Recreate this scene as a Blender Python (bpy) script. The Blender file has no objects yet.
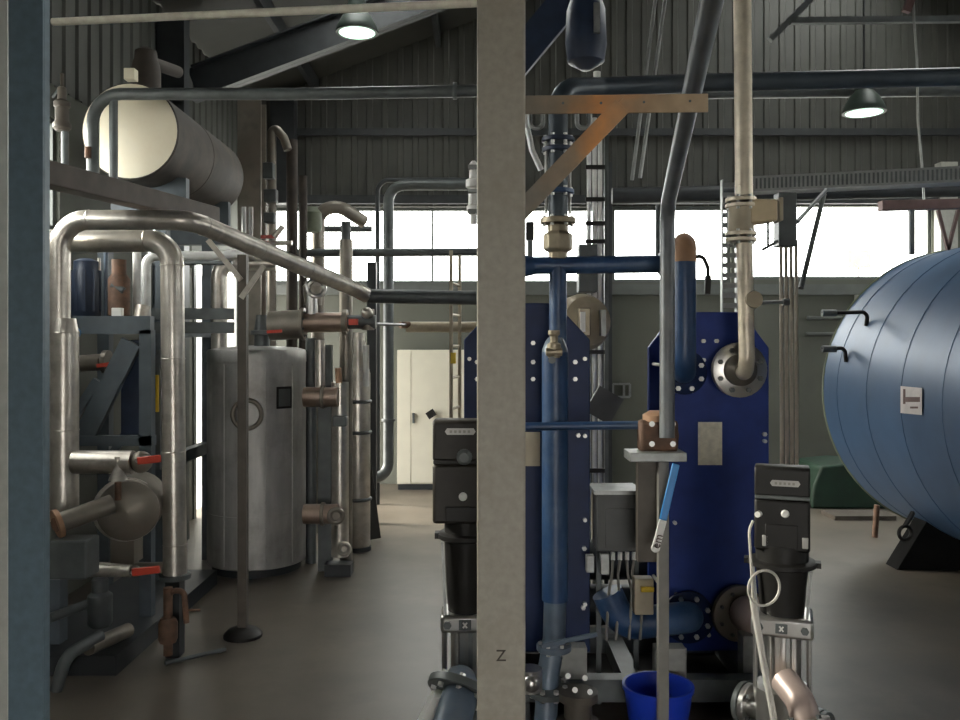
import bpy, math, random
from mathutils import Vector as V, Matrix
random.seed(7)
sc = bpy.context.scene
col = sc.collection
F, HY, CX, CZ = 860.0, 345.0, 480.0, 2.0      # focal length in pixels, horizon row, centre column, eye height
PI = math.pi
X, Y_, Z = V((1, 0, 0)), V((0, 1, 0)), V((0, 0, 1))

def P(px, py, d):
    """the point seen at (px, py) that stands d metres in front of the eye"""
    return V(((px - CX) / F * d, d, CZ + (HY - py) / F * d))

# ---------------------------------------------------------------- materials
def mat(name, c, rough=.5, metal=0., var=.18, scale=5., bump=0., grime=None, gamt=.5, gscale=2.5, stretch=(1, 1, 1), spec=.5):
    m = bpy.data.materials.new(name); m.use_nodes = True
    nt = m.node_tree; n = nt.nodes; l = nt.links
    b = n['Principled BSDF']
    b.inputs['Roughness'].default_value = rough; b.inputs['Metallic'].default_value = metal
    b.inputs['Specular IOR Level'].default_value = spec
    tc = n.new('ShaderNodeTexCoord'); mp = n.new('ShaderNodeMapping'); mp.inputs['Scale'].default_value = stretch
    l.new(tc.outputs['Object'], mp.inputs['Vector'])
    nz = n.new('ShaderNodeTexNoise'); nz.inputs['Scale'].default_value = scale; nz.inputs['Detail'].default_value = 6
    l.new(mp.outputs[0], nz.inputs['Vector'])
    r = n.new('ShaderNodeValToRGB'); e = r.color_ramp.elements
    e[0].position = .3; e[1].position = .7
    e[0].color = (*[x * (1 - var) for x in c], 1); e[1].color = (*[min(1, x * (1 + var)) for x in c], 1)
    l.new(nz.outputs['Fac'], r.inputs['Fac'])
    out = r.outputs['Color']
    if grime:
        g = n.new('ShaderNodeTexNoise'); g.inputs['Scale'].default_value = gscale; g.inputs['Detail'].default_value = 8
        g.inputs['Roughness'].default_value = .65
        l.new(tc.outputs['Object'], g.inputs['Vector'])
        gr = n.new('ShaderNodeValToRGB'); gr.color_ramp.elements[0].position = .48; gr.color_ramp.elements[1].position = .68
        gr.color_ramp.elements[1].color = (gamt, gamt, gamt, 1)
        l.new(g.outputs['Fac'], gr.inputs['Fac'])
        mx = n.new('ShaderNodeMixRGB'); mx.inputs['Color2'].default_value = (*grime, 1)
        l.new(gr.outputs['Color'], mx.inputs['Fac']); l.new(out, mx.inputs['Color1']); out = mx.outputs['Color']
    l.new(out, b.inputs['Base Color'])
    if bump:
        bp = n.new('ShaderNodeBump'); bp.inputs['Strength'].default_value = bump; bp.inputs['Distance'].default_value = .01
        l.new(nz.outputs['Fac'], bp.inputs['Height']); l.new(bp.outputs['Normal'], b.inputs['Normal'])
    return m

def emit(name, c, s):
    m = bpy.data.materials.new(name); m.use_nodes = True
    b = m.node_tree.nodes['Principled BSDF']
    b.inputs['Base Color'].default_value = (.8, .8, .8, 1)
    b.inputs['Emission Color'].default_value = (*c, 1); b.inputs['Emission Strength'].default_value = s
    return m

def pane_mat(name):
    m = bpy.data.materials.new(name); m.use_nodes = True
    nt = m.node_tree; nt.nodes.clear()
    o = nt.nodes.new('ShaderNodeOutputMaterial'); mx = nt.nodes.new('ShaderNodeMixShader')
    t = nt.nodes.new('ShaderNodeBsdfTransparent'); g = nt.nodes.new('ShaderNodeBsdfGlossy')
    t.inputs['Color'].default_value = (.95, .97, .97, 1); g.inputs['Roughness'].default_value = .05
    mx.inputs[0].default_value = .04
    nt.links.new(t.outputs[0], mx.inputs[1]); nt.links.new(g.outputs[0], mx.inputs[2])
    nt.links.new(mx.outputs[0], o.inputs['Surface'])
    return m

# ---------------------------------------------------------------- geometry
def frame(d):
    d = d.normalized()
    a = Z if abs(d.z) < .9 else X
    u = d.cross(a).normalized(); v = d.cross(u).normalized()
    return u, v

class MB:
    def __init__(s): s.v = []; s.f = []
    def add(s, vs, fs):
        k = len(s.v); s.v += [V(p) for p in vs]; s.f += [tuple(i + k for i in f) for f in fs]; return s
    def box(s, c, size, R=None):
        hx, hy, hz = [q / 2 for q in size]; c = V(c)
        vs = [V((x, y, z)) for x in (-hx, hx) for y in (-hy, hy) for z in (-hz, hz)]
        if R is not None: vs = [R @ p for p in vs]
        return s.add([p + c for p in vs], [(0, 1, 3, 2), (4, 6, 7, 5), (0, 4, 5, 1), (2, 3, 7, 6), (0, 2, 6, 4), (1, 5, 7, 3)])
    def bb(s, x0, x1, y0, y1, z0, z1):
        return s.box(((x0 + x1) / 2, (y0 + y1) / 2, (z0 + z1) / 2), (abs(x1 - x0), abs(y1 - y0), abs(z1 - z0)))
    def bar(s, p, q, w, h, up=Z):
        """box bar from p to q, w across, h along up"""
        p, q = V(p), V(q); d = (q - p).normalized()
        if abs(d.dot(up)) > .95: up = Y_
        u = d.cross(up).normalized(); v = u.cross(d).normalized()
        vs = [b + u * (i * w / 2) + v * (j * h / 2) for b in (p, q) for i, j in ((-1, -1), (1, -1), (1, 1), (-1, 1))]
        return s.add(vs, [(3, 2, 1, 0), (4, 5, 6, 7), (0, 1, 5, 4), (1, 2, 6, 5), (2, 3, 7, 6), (3, 0, 4, 7)])
    def lathe(s, prof, o, d, n=28):
        """prof = [(radius, distance along d)]"""
        o, d = V(o), V(d).normalized(); u, v = frame(d); k = len(prof)
        vs = []
        for i in range(n):
            a = 2 * PI * i / n; r = u * math.cos(a) + v * math.sin(a)
            vs += [o + d * t + r * max(q, 1e-4) for q, t in prof]
        fs = []
        for i in range(n):
            j = (i + 1) % n
            for m in range(k - 1): fs.append((i * k + m, j * k + m, j * k + m + 1, i * k + m + 1))
        if prof[0][0] > 1e-3: fs.append(tuple(i * k for i in range(n))[::-1])
        if prof[-1][0] > 1e-3: fs.append(tuple(i * k + k - 1 for i in range(n)))
        return s.add(vs, fs)
    def cyl(s, p, q, r, r2=None, n=20):
        p, q = V(p), V(q); L = (q - p).length
        return s.lathe([(r, 0), (r if r2 is None else r2, L)], p, q - p, n)
    def ball(s, c, r, n=16, sq=1):
        pr = [(r * math.sin(PI * i / 10), -r * sq * math.cos(PI * i / 10)) for i in range(11)]
        return s.lathe(pr, c, Z, n)
    def ring(s, c, d, R, r, n=28, k=8):
        c, d = V(c), V(d).normalized(); u, v = frame(d); vs = []; fs = []
        for i in range(n):
            a = 2 * PI * i / n; e = u * math.cos(a) + v * math.sin(a)
            for j in range(k):
                b = 2 * PI * j / k; vs.append(c + e * (R + r * math.cos(b)) + d * (r * math.sin(b)))
        for i in range(n):
            for j in range(k):
                fs.append((i * k + j, ((i + 1) % n) * k + j, ((i + 1) % n) * k + (j + 1) % k, i * k + (j + 1) % k))
        return s.add(vs, fs)
    def tube(s, pts, r, br=None, n=16, seams=0, cap=True):
        pts = [V(p) for p in pts]; br = br or r * 2.2; path = [pts[0]]
        for i in range(1, len(pts) - 1):
            a, b, c = pts[i - 1], pts[i], pts[i + 1]
            d1, d2 = (b - a).normalized(), (c - b).normalized()
            ang = d1.angle(d2)
            if ang < .03: path.append(b); continue
            t = min(br * math.tan(ang / 2), (b - a).length * .49, (c - b).length * .49); R = t / math.tan(ang / 2)
            nrm = (d2 - d1 * d1.dot(d2)).normalized(); ctr = b - d1 * t + nrm * R
            m = max(3, int(ang / .2))
            for k in range(m + 1):
                w = ang * k / m; path.append(ctr - nrm * R * math.cos(w) + d1 * R * math.sin(w))
        path.append(pts[-1])
        path = [p for i, p in enumerate(path) if i == 0 or (p - path[i - 1]).length > 1e-4]
        vs = []; fs = []; u = None; N = len(path)
        for i, p in enumerate(path):
            d = (path[min(i + 1, N - 1)] - path[max(i - 1, 0)]).normalized()
            if u is None: u, _ = frame(d)
            u = (u - d * u.dot(d)).normalized(); w = d.cross(u)
            for j in range(n):
                a = 2 * PI * j / n; vs.append(p + (u * math.cos(a) + w * math.sin(a)) * r)
        for i in range(N - 1):
            for j in range(n): fs.append((i * n + j, i * n + (j + 1) % n, (i + 1) * n + (j + 1) % n, (i + 1) * n + j))
        if cap: fs.append(tuple(range(n))[::-1]); fs.append(tuple((N - 1) * n + j for j in range(n)))
        s.add(vs, fs)
        if seams:
            for i in range(N - 1):
                a, b = path[i], path[i + 1]; L = (b - a).length
                if L < seams * .5: continue
                for k in range(int(L / seams) + 1):
                    q = a + (b - a).normalized() * (k * seams + .01)
                    if (q - a).length < L: s.ring(q, b - a, r, r * .05, n, 6)
        return s
    def prism(s, poly, o, u, v, d):
        """polygon (in axes u, v from o) pushed along vector d"""
        o, u, v, d = V(o), V(u), V(v), V(d); n = len(poly)
        a = [o + u * x + v * y for x, y in poly]; b = [p + d for p in a]
        fs = [tuple(range(n)), tuple(range(n, 2 * n))[::-1]] + [(i, i + n, (i + 1) % n + n, (i + 1) % n) for i in range(n)]
        return s.add(a + b, fs)
    def build(s, name, m, parent=None, smooth=True, bevel=0., label=None):
        if parent is None:
            lo = V([min(p[i] for p in s.v) for i in range(3)]); hi = V([max(p[i] for p in s.v) for i in range(3)])
            org = V(((lo.x + hi.x) / 2, (lo.y + hi.y) / 2, lo.z)); loc = org
        else:
            org = wloc(parent); loc = V((0, 0, 0))
        me = bpy.data.meshes.new(name); me.from_pydata([p - org for p in s.v], [], s.f)
        import bmesh
        bm = bmesh.new(); bm.from_mesh(me); bmesh.ops.recalc_face_normals(bm, faces=bm.faces); bm.to_mesh(me); bm.free()
        if smooth:
            for p in me.polygons: p.use_smooth = True
            me.set_sharp_from_angle(angle=math.radians(38))
        me.materials.append(m)
        o = bpy.data.objects.new(name, me); col.objects.link(o); o.location = loc
        if parent is not None: o.parent = parent
        if bevel:
            md = o.modifiers.new('bevel', 'BEVEL'); md.width = bevel; md.segments = 2; md.limit_method = 'ANGLE'
        if label: o['label'] = label
        return o

def wloc(o):
    p = V((0, 0, 0))
    while o is not None: p = p + o.location; o = o.parent
    return p

LABELS = {}
def tag(o, label, cat, group=None):
    if label in LABELS and not group: print('DUPLICATE LABEL', label)
    LABELS[label] = 1
    assert 4 <= len(label.split()) <= 16, label
    o['label'] = label; o['category'] = cat
    if group: o['group'] = group
    return o
def empty(name, loc, label, cat, group=None):
    o = bpy.data.objects.new(name, None); col.objects.link(o); o.location = loc; o.empty_display_size = .1
    return tag(o, label, cat, group)
def struct(o):
    o['kind'] = 'structure'; return o
def copy_tree(o, parent=None):
    c = o.copy(); col.objects.link(c); c.parent = parent
    for ch in list(o.children): copy_tree(ch, c)
    return c

def flange(parent, c, d, R, t, m, bolts=0, mb=None, name='flange', br=.011):
    c, d = V(c), V(d).normalized()
    f = MB().lathe([(R * .97, -t / 2), (R, -t / 2 + .003), (R, t / 2 - .003), (R * .97, t / 2)], c, d, 28).build(name, m, parent)
    if bolts:
        u, v = frame(d)
        for k in range(bolts):
            a = 2 * PI * (k + .5) / bolts; q = c + (u * math.cos(a) + v * math.sin(a)) * R * .78
            MB().cyl(q - d * (t / 2 + br * 1.1), q + d * (t / 2 + br * 1.1), br, n=6).build('bolt', mb or m, f)
    return f

def pipe(name, label, cat, pts, r, m, br=None, group=None, seams=0, n=16):
    o = MB().tube(pts, r, br, n, seams).build(name, m)
    return tag(o, label, cat, group)

def text(s, size, o, u, v, m, parent, name='lettering', depth=.001):
    cu = bpy.data.curves.new(name, 'FONT'); cu.body = s; cu.size = size; cu.align_x = 'CENTER'; cu.align_y = 'CENTER'; cu.extrude = depth
    tmp = bpy.data.objects.new(name, cu); col.objects.link(tmp)
    dg = bpy.context.evaluated_depsgraph_get(); me = bpy.data.meshes.new_from_object(tmp.evaluated_get(dg))
    col.objects.unlink(tmp); bpy.data.objects.remove(tmp)
    o, u, v = V(o), V(u).normalized(), V(v).normalized(); w = u.cross(v); base = wloc(parent)
    for q in me.vertices:
        c = q.co.copy(); q.co = o + u * c.x + v * c.y + w * c.z - base
    me.materials.clear(); me.materials.append(m)
    ob = bpy.data.objects.new(name, me); col.objects.link(ob); ob.parent = parent
    return ob
# ================================================================ materials in the place
m_conc = mat('concrete', (.115, .097, .075), .42, 0, .22, 1.6, .1, grime=(.06, .05, .038), gamt=.75, gscale=.9, spec=.6)
m_corr = mat('wall cladding', (.055, .057, .049), .6, 0, .12, 3, 0, grime=(.03, .032, .028), gamt=.4, gscale=.8)
m_low = mat('painted lower wall', (.115, .12, .098), .75, 0, .12, 2.2, 0, grime=(.07, .075, .058), gamt=.5, gscale=1.1)
m_roof = mat('roof sheeting', (.045, .046, .04), .65, 0, .15, 2)
m_dsteel = mat('dark structural steel', (.03, .034, .037), .5, .1, .2, 6)
m_frame = mat('window frame', (.12, .13, .12), .5, .1, .1, 6)
m_pane = pane_mat('glass pane')
m_bluecol = mat('blue grey column paint', (.105, .155, .19), .5, 0, .12, 30, .05)
m_palecol = mat('pale grey paint', (.42, .42, .38), .6, 0, .08, 20)
m_post = mat('grey beige post paint', (.32, .295, .245), .55, 0, .1, 45, .05, grime=(.26, .225, .175), gamt=.5, gscale=5)
m_arm = mat('weathered arm steel', (.23, .19, .145), .55, .1, .25, 14, .05, grime=(.34, .14, .045), gamt=.95, gscale=2.2)
m_rod = mat('bright galvanised tube', (.92, .86, .74), .35, .0, .15, 25)
m_clad = mat('aluminium pipe cladding', (.56, .525, .47), .36, .8, .16, 9, .03, grime=(.2, .16, .12), gamt=.45, gscale=5)
m_clad2 = mat('dull pipe cladding', (.25, .225, .19), .45, .6, .2, 8, .03, grime=(.13, .1, .075), gamt=.5, gscale=4)
m_stain = mat('stainless steel', (.52, .51, .49), .3, .9, .1, 12, 0, grime=(.3, .28, .25), gamt=.4, gscale=6)
m_tank = mat('silver tank cladding', (.46, .45, .43), .5, .6, .14, 4, .02, grime=(.19, .175, .15), gamt=.5, gscale=2.2, stretch=(3, 3, .6))
m_cream = mat('cream vessel head', (.86, .79, .62), .5, .0, .08, 5, grime=(.62, .52, .36), gamt=.4, gscale=2.5)
m_brownclad = mat('brown vessel cladding', (.045, .036, .029), .75, .0, .2, 5, .02, grime=(.1, .075, .055), gamt=.5)
m_skid = mat('blue grey skid paint', (.085, .105, .12), .55, .0, .15, 8, grime=(.08, .08, .075), gamt=.5)
m_navy = mat('dark blue machinery paint', (.018, .03, .06), .45, 0, .2, 8)
m_dgrey = mat('dark grey pipe paint', (.095, .105, .105), .45, .2, .2, 9)
m_bpipe = mat('blue pipe paint', (.02, .055, .135), .42, 0, .18, 9, .02, grime=(.1, .15, .22), gamt=.45, gscale=5)
m_bgpipe = mat('faded blue grey pipe paint', (.10, .135, .18), .42, .1, .18, 9, .02, grime=(.16, .17, .18), gamt=.5, gscale=6)
m_phe = mat('bright blue plate paint', (.014, .038, .21), .5, 0, .14, 6, .02, grime=(.012, .028, .15), gamt=.6, gscale=2.5, spec=.3)
m_phe2 = mat('deep blue plate paint', (.006, .018, .07), .5, 0, .18, 6, .02, grime=(.01, .02, .05), gamt=.6, gscale=2.5, spec=.3)
m_bolt = mat('zinc bolt', (.55, .55, .53), .4, .6, .1, 20)
m_vessel = mat('blue tank cladding', (.05, .102, .195), .42, .1, .14, 2.5, .03, grime=(.05, .09, .16), gamt=.5, gscale=1.6)
m_rust = mat('rusty cast iron', (.13, .075, .05), .7, .2, .35, 14, .1, grime=(.2, .09, .045), gamt=.6, gscale=7)
m_rustred = mat('red oxide steel', (.13, .075, .07), .6, .1, .2, 9)
m_cap = mat('rust stained pipe top', (.33, .19, .11), .6, .1, .2, 12)
m_tan = mat('tan painted steel', (.42, .36, .26), .5, .15, .15, 12, grime=(.25, .2, .14), gamt=.4, gscale=6)
m_beige = mat('beige actuator housing', (.62, .5, .32), .5, 0, .1, 9)
m_creampipe = mat('cream grey pipe cladding', (.66, .585, .465), .42, .4, .14, 11, .02, grime=(.3, .25, .19), gamt=.45, gscale=6)
m_black = mat('black plastic', (.014, .013, .012), .5, 0, .15, 14, spec=.3)
m_dkbrown = mat('dark brown motor paint', (.026, .022, .018), .5, 0, .2, 14, grime=(.05, .044, .036), gamt=.4, gscale=6, spec=.3)
m_white = mat('white plastic', (.75, .74, .7), .45, 0, .05, 9)
m_badge = mat('grey badge', (.34, .33, .31), .4, .3, .1, 20)
m_paper = mat('cream paper label', (.85, .79, .64), .7, 0, .1, 30, grime=(.45, .38, .28), gamt=.4, gscale=12)
m_wpaper = mat('white paper label', (.6, .56, .55), .6, 0, .08, 24)
m_print = mat('dark print', (.12, .08, .07), .7, 0, .1, 20)
m_red = mat('red lever plastic', (.5, .055, .03), .4, 0, .12, 12)
m_lblue = mat('light blue lever plastic', (.03, .24, .6), .4, 0, .06, 12)
m_bucket = mat('royal blue bucket plastic', (.01, .04, .42), .4, 0, .08, 8)
m_yellow = mat('yellow tag', (.75, .5, .03), .5, 0, .08, 12)
m_brass = mat('dull brass fitting', (.33, .28, .2), .45, .5, .2, 14)
m_cab = mat('cream white cabinet paint', (.74, .71, .58), .5, 0, .04, 4)
m_galv = mat('galvanised tray', (.3, .31, .3), .45, .6, .15, 18)
m_box = mat('grey control box', (.07, .072, .072), .5, .0, .12, 9)
m_cable = mat('white cable sheath', (.55, .52, .47), .5, 0, .08, 15)
m_gcable = mat('grey cable sheath', (.2, .19, .17), .55, 0, .1, 15)
m_plinth = mat('pale concrete block', (.3, .3, .28), .8, 0, .15, 12, .1)
m_green = mat('dark green tarpaulin', (.006, .03, .015), .6, 0, .25, 5, .2)
m_shade = mat('lamp shade enamel', (.022, .036, .028), .5, .1, .1, 9)
m_lamp = emit('mercury lamp', (.62, 1.0, .78), 1.3)
m_cond = mat('beige conduit', (.38, .33, .26), .5, .1, .12, 12)
m_whitepipe = mat('white painted pipe', (.66, .66, .64), .4, .1, .1, 12)
m_ground = mat('yard concrete', (.45, .44, .42), .8, 0, .1, 1)

m_duct = mat('brown grey duct', (.075, .06, .05), .65, .0, .2, 8, spec=.25)
m_main = mat('dull blue grey main paint', (.045, .06, .075), .42, .1, .2, 8)
m_drop = mat('grey drop pipe paint', (.13, .14, .15), .42, .2, .18, 9, .02, grime=(.2, .19, .17), gamt=.4, gscale=6)
m_brownsteel = mat('dark brown steel', (.085, .072, .058), .55, .1, .2, 9)
m_warm = mat('warm toned stainless steel', (.42, .32, .26), .33, .85, .12, 9)
# ================================================================ the hall
YB, XL, XR, YF = 12.4, -3.3, 11.2, -5.0
SL, XRIDGE, ZE = .375, 4.0, 5.47
def zroof(x): return ZE + SL * ((x - XL) if x < XRIDGE else (2 * XRIDGE - XL - x))

def corr(mb, o, u, up, W, H, w, pitch=.22, dep=.022):
    """ribbed sheet: from o along u (length W) and up (height H or function of the run); w = outward of the ribs"""
    o, u, up, w = V(o), V(u), V(up), V(w)
    xs = [(0, 0)]; x = 0
    while x < W:
        for a, d in ((.55, 0), (.62, 1), (.93, 1), (1.0, 0)):
            t = x + a * pitch
            if t < W: xs.append((t, d))
        x += pitch
    xs.append((W, xs[-1][1]))
    vs = []
    for t, d in xs:
        h = H(t) if callable(H) else H
        vs += [o + u * t + w * (d * dep), o + u * t + w * (d * dep) + up * h]
    mb.add(vs, [(2 * i, 2 * i + 2, 2 * i + 3, 2 * i + 1) for i in range(len(xs) - 1)])

fl = MB(); fl.bb(XL - .15, XR + .15, YF, YB + .15, -.2, 0); floor = struct(fl.build('floor', m_conc, smooth=False))
gm = MB(); gm.bb(-45, 45, -45, 45, -.3, -.205); struct(gm.build('ground', m_ground, smooth=False))

W_SILL, W_TOP = 2.88, 3.99
winx = [(-3.1, 1.72), (1.90, 3.62), (3.70, 6.52)]          # window strips of the back wall (x from, to)
wz = [(2.88, 3.99), (2.90, 4.0), (2.94, 4.07)]
# back wall: plain lower part, piers between the windows, ribbed cladding above
wb = MB(); wb.bb(XL - .15, XR + .15, YB, YB + .12, 0, W_SILL)
wb.bb(XL - .15, XR + .15, YB, YB + .12, 4.0, 4.12)
edges = [XL - .15] + [q for w in winx for q in w] + [XR + .15]
for i in range(0, len(edges), 2): wb.bb(edges[i], edges[i + 1], YB, YB + .12, W_SILL, 4.0)
wall_back = struct(wb.build('wall_back', m_low, smooth=False))
up = MB(); corr(up, (XL, YB - .004, 4.0), X, Z, XR - XL, lambda t: zroof(XL + t) - 4.0, -Y_)
up.build('cladding', m_corr, wall_back, smooth=False)
wb2 = MB(); wb2.bb(winx[1][0], winx[1][1], YB + .01, YB + .11, 2.87, 2.905); wb2.bb(winx[2][0], winx[2][1], YB + .01, YB + .11, 2.87, 2.945); wb2.build('sill_strip', m_low, wall_back, smooth=False)
# left wall with a strip of windows and the yard door
DY0, DY1, DZ = 9.95, 12.1, 3.0
lw = [(2.9, 6.75), (8.3, 9.85)]
wl = MB()
wl.bb(XL - .12, XL, YF, DY0, 0, W_SILL); wl.bb(XL - .12, XL, DY1, YB, 0, 3.76); wl.bb(XL - .12, XL, DY0, DY1, DZ, 3.76)
for a, b in ((YF, lw[0][0]), (lw[0][1], lw[1][0]), (lw[1][1], DY0)): wl.bb(XL - .12, XL, a, b, W_SILL, 3.76)
wl.bb(XL - .12, XL, YF, YB, 3.76, 4.12)
wall_left = struct(wl.build('wall_left', m_low, smooth=False))
up = MB(); corr(up, (XL + .004, YF, 4.0), Y_, Z, YB - YF, ZE - 4.0, X); up.build('cladding', m_corr, wall_left, smooth=False)
wr = MB(); wr.bb(XR, XR + .12, YF, YB, 0, 2.9); wr.bb(XR, XR + .12, YF, YB, 4.2, zroof(XR))
for a, b in ((YF, -3), (3, 4), (10, YB)): wr.bb(XR, XR + .12, a, b, 2.9, 4.2)
struct(wr.build('wall_right', m_corr, smooth=False))
# wall behind the viewer with an unseen opening sized to set the front light
wf = MB(); OX0, OX1, OZ = -.7, 1.7, 2.6
wf.bb(XL - .12, OX0, YF - .12, YF, 0, ZE); wf.bb(OX1, XR, YF - .12, YF, 0, ZE); wf.bb(OX0, OX1, YF - .12, YF, OZ, ZE)
wf.prism([(XL, ZE), (XRIDGE, zroof(XRIDGE)), (XR, ZE)], (0, YF - .12, 0), X, Z, Y_ * .12)
struct(wf.build('wall_front', m_corr, smooth=False))
# roof
rf = MB()
def slope(mb, x0, x1, y0, y1, t=.08, lift=0):
    z0, z1 = zroof(x0), zroof(x1)
    mb.prism([(0, 0), (y1 - y0, 0), (y1 - y0, t), (0, t)], (x0, y0, z0 + lift), Y_, Z, V((x1 - x0, 0, z1 - z0)))
ADDED_SKYLIGHTS = [(-1.75, -.7, 8.0, 9.95), (4.5, 5.8, 7.4, 11.7)]                  # roof lights added out of view to brighten the floor and tank
for (x0, x1), (sa, sb, ya, yb) in zip(((XL - .3, XRIDGE), (XRIDGE, XR + .3)), ADDED_SKYLIGHTS):
    slope(rf, x0, sa, YF - .2, YB + .2); slope(rf, sb, x1, YF - .2, YB + .2); slope(rf, sa, sb, YF - .2, ya); slope(rf, sa, sb, yb, YB + .2)
struct(rf.build('ceiling', m_roof, smooth=False))
for i, (sa, sb, ya, yb) in enumerate(ADDED_SKYLIGHTS):  # frames and panes of the added roof lights
    f = MB()
    for q in ((sa, sa + .06, ya, yb), (sb - .06, sb, ya, yb), (sa + .06, sb - .06, ya, ya + .06), (sa + .06, sb - .06, yb - .06, yb)): slope(f, *q, t=.05, lift=.09)
    w_ = struct(f.build('window_%d' % (8 + i), m_frame, smooth=False)); g = MB(); slope(g, sa + .06, sb - .06, ya + .06, yb - .06, .01, .1); g.build('pane', m_pane, w_, smooth=False)
n = 0
for x in (-2.35, -.6, .5, 1.6, 2.7, 5.8, 7.2):                       # purlins along the hall
    z = zroof(x) - .11
    n += 1; struct(MB().bb(x - .035, x + .035, YF, YB - .05, z - .1, z + .1).build('trim_%d' % n, m_dsteel, smooth=False))
for yb in (9.6, 4.4):                                                   # portal rafters and columns
    r = MB()
    for x0, x1 in ((XL + .1, XRIDGE), (XRIDGE, XR - .1)):
        a, b = V((x0, yb, zroof(x0) - .42)), V((x1, yb, zroof(x1) - .42))
        r.bar(a, b, .18, .02); r.bar(a - Z * .18, b - Z * .18, .012, .36); r.bar(a - Z * .36, b - Z * .36, .18, .02)
    n += 1; struct(r.build('trim_%d' % n, m_dsteel, smooth=False))
c = MB(); c.bb(XL + .02, XL + .3, 8.72, 8.88, 0, ZE - .1); n += 1; struct(c.build('trim_%d' % n, m_dsteel, smooth=False))
c = MB(); c.bb(-2.95, -2.62, YB - .3, YB - .06, 4.0, zroof(-2.9)); n += 1; struct(c.build('trim_%d' % n, m_dsteel, smooth=False))
# sill rail along the back wall, and the wind column between the windows
n += 1; struct(MB().bb(XL, XR, YB - .09, YB - .002, 2.72, 2.87).build('trim_%d' % n, m_frame, smooth=False))
n += 1; struct(MB().bb(1.74, 1.88, YB - .16, YB - .002, .01, 4.6).build('trim_%d' % n, m_dsteel, smooth=False))
n += 1; struct(MB().bb(XL + .35, XR, YB - .14, YB - .045, 4.02, 4.14).build('trim_%d' % n, m_dsteel, smooth=False))
n += 1; struct(MB().bb(XL + .35, XR, YB - .1, YB - .045, 5.0, 5.1).build('trim_%d' % n, m_dsteel, smooth=False))
n += 1; struct(MB().bb(6.54, 6.78, YB - .2, YB - .01, .01, 4.6).build('trim_%d' % n, m_palecol, smooth=False))
def window(k, o, u, W, z0, z1, nrm, div):
    """a strip window in the wall plane"""
    o, u, nrm = V(o), V(u), V(nrm); f = MB(); t = .05
    R = Matrix((u, nrm, Z)).transposed()
    c = lambda a, b, zz0, zz1: f.box(o + u * (a + b) / 2 + Z * ((zz0 + zz1) / 2), (abs(b - a), .06, zz1 - zz0), R)
    c(0, W, z0, z0 + t); c(0, W, z1 - t, z1); c(0, t, z0 + t, z1 - t); c(W - t, W, z0 + t, z1 - t)
    for i in range(1, div): c(W * i / div - .014, W * i / div + .014, z0 + t, z1 - t)
    w = struct(f.build('window_%d' % k, m_frame, smooth=False))
    g = MB(); g.box(o + u * W / 2 + Z * ((z0 + z1) / 2), (W - t * 2, .008, z1 - z0 - 2 * t), R); g.build('pane', m_pane, w, smooth=False)
for i, ((a, b), (z0, z1)) in enumerate(zip(winx, wz)):
    window(i + 1, (a, YB + .06, 0), X, b - a, z0, z1, Y_, (2, 1, 1)[i])
for i, (a, b) in enumerate(lw): window(4 + i, (XL - .06, a, 0), Y_, b - a, W_SILL, 3.77, X, (4, 2)[i])
for i, (a, b) in enumerate(((-3, 3), (4, 10))): window(6 + i, (XR + .06, a, 0), Y_, b - a, 2.9, 4.2, X, 4)
# yard door: frame and the leaf swung outside
d = MB(); d.bb(XL - .14, XL + .02, DY0 - .08, DY0, 0, DZ + .08); d.bb(XL - .14, XL + .02, DY1, DY1 + .08, 0, DZ + .08); d.bb(XL - .14, XL + .02, DY0, DY1, DZ, DZ + .08)
door = struct(d.build('door_1', m_frame, smooth=False))
MB().bb(XL - 1.65, XL - .14, DY1 + .02, DY1 + .07, .02, DZ - .02).build('door_leaf', m_palecol, door, smooth=False)

# ================================================================ camera, light
cam = bpy.data.cameras.new('camera'); co = bpy.data.objects.new('camera', cam); col.objects.link(co)
co.location = (0, 0, CZ); co.rotation_euler = (PI / 2, 0, 0)
cam.sensor_width = 36; cam.lens = F * 36 / 960; cam.shift_y = -15 / 960; cam.clip_start = .05; cam.clip_end = 200
sc.camera = co
sl = bpy.data.lights.new('sun', 'SUN'); so = bpy.data.objects.new('sun', sl); col.objects.link(so)
sl.energy = 14; sl.angle = math.radians(20); sl.color = (1.0, .93, .8)
so.location = (-12, 14, 9); so.rotation_euler = V((.8, -.2, -.36)).to_track_quat('-Z', 'Y').to_euler()
w = bpy.data.worlds.new('sky'); sc.world = w; w.use_nodes = True
bg = w.node_tree.nodes['Background']; bg.inputs['Color'].default_value = (1.0, .975, .93, 1); bg.inputs['Strength'].default_value = 12.5
sc.view_settings.view_transform = 'Standard'; sc.view_settings.look = 'None'
sc.view_settings.exposure = 0.0; sc.view_settings.gamma = 1; sc.view_settings.use_curve_mapping = False
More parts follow.
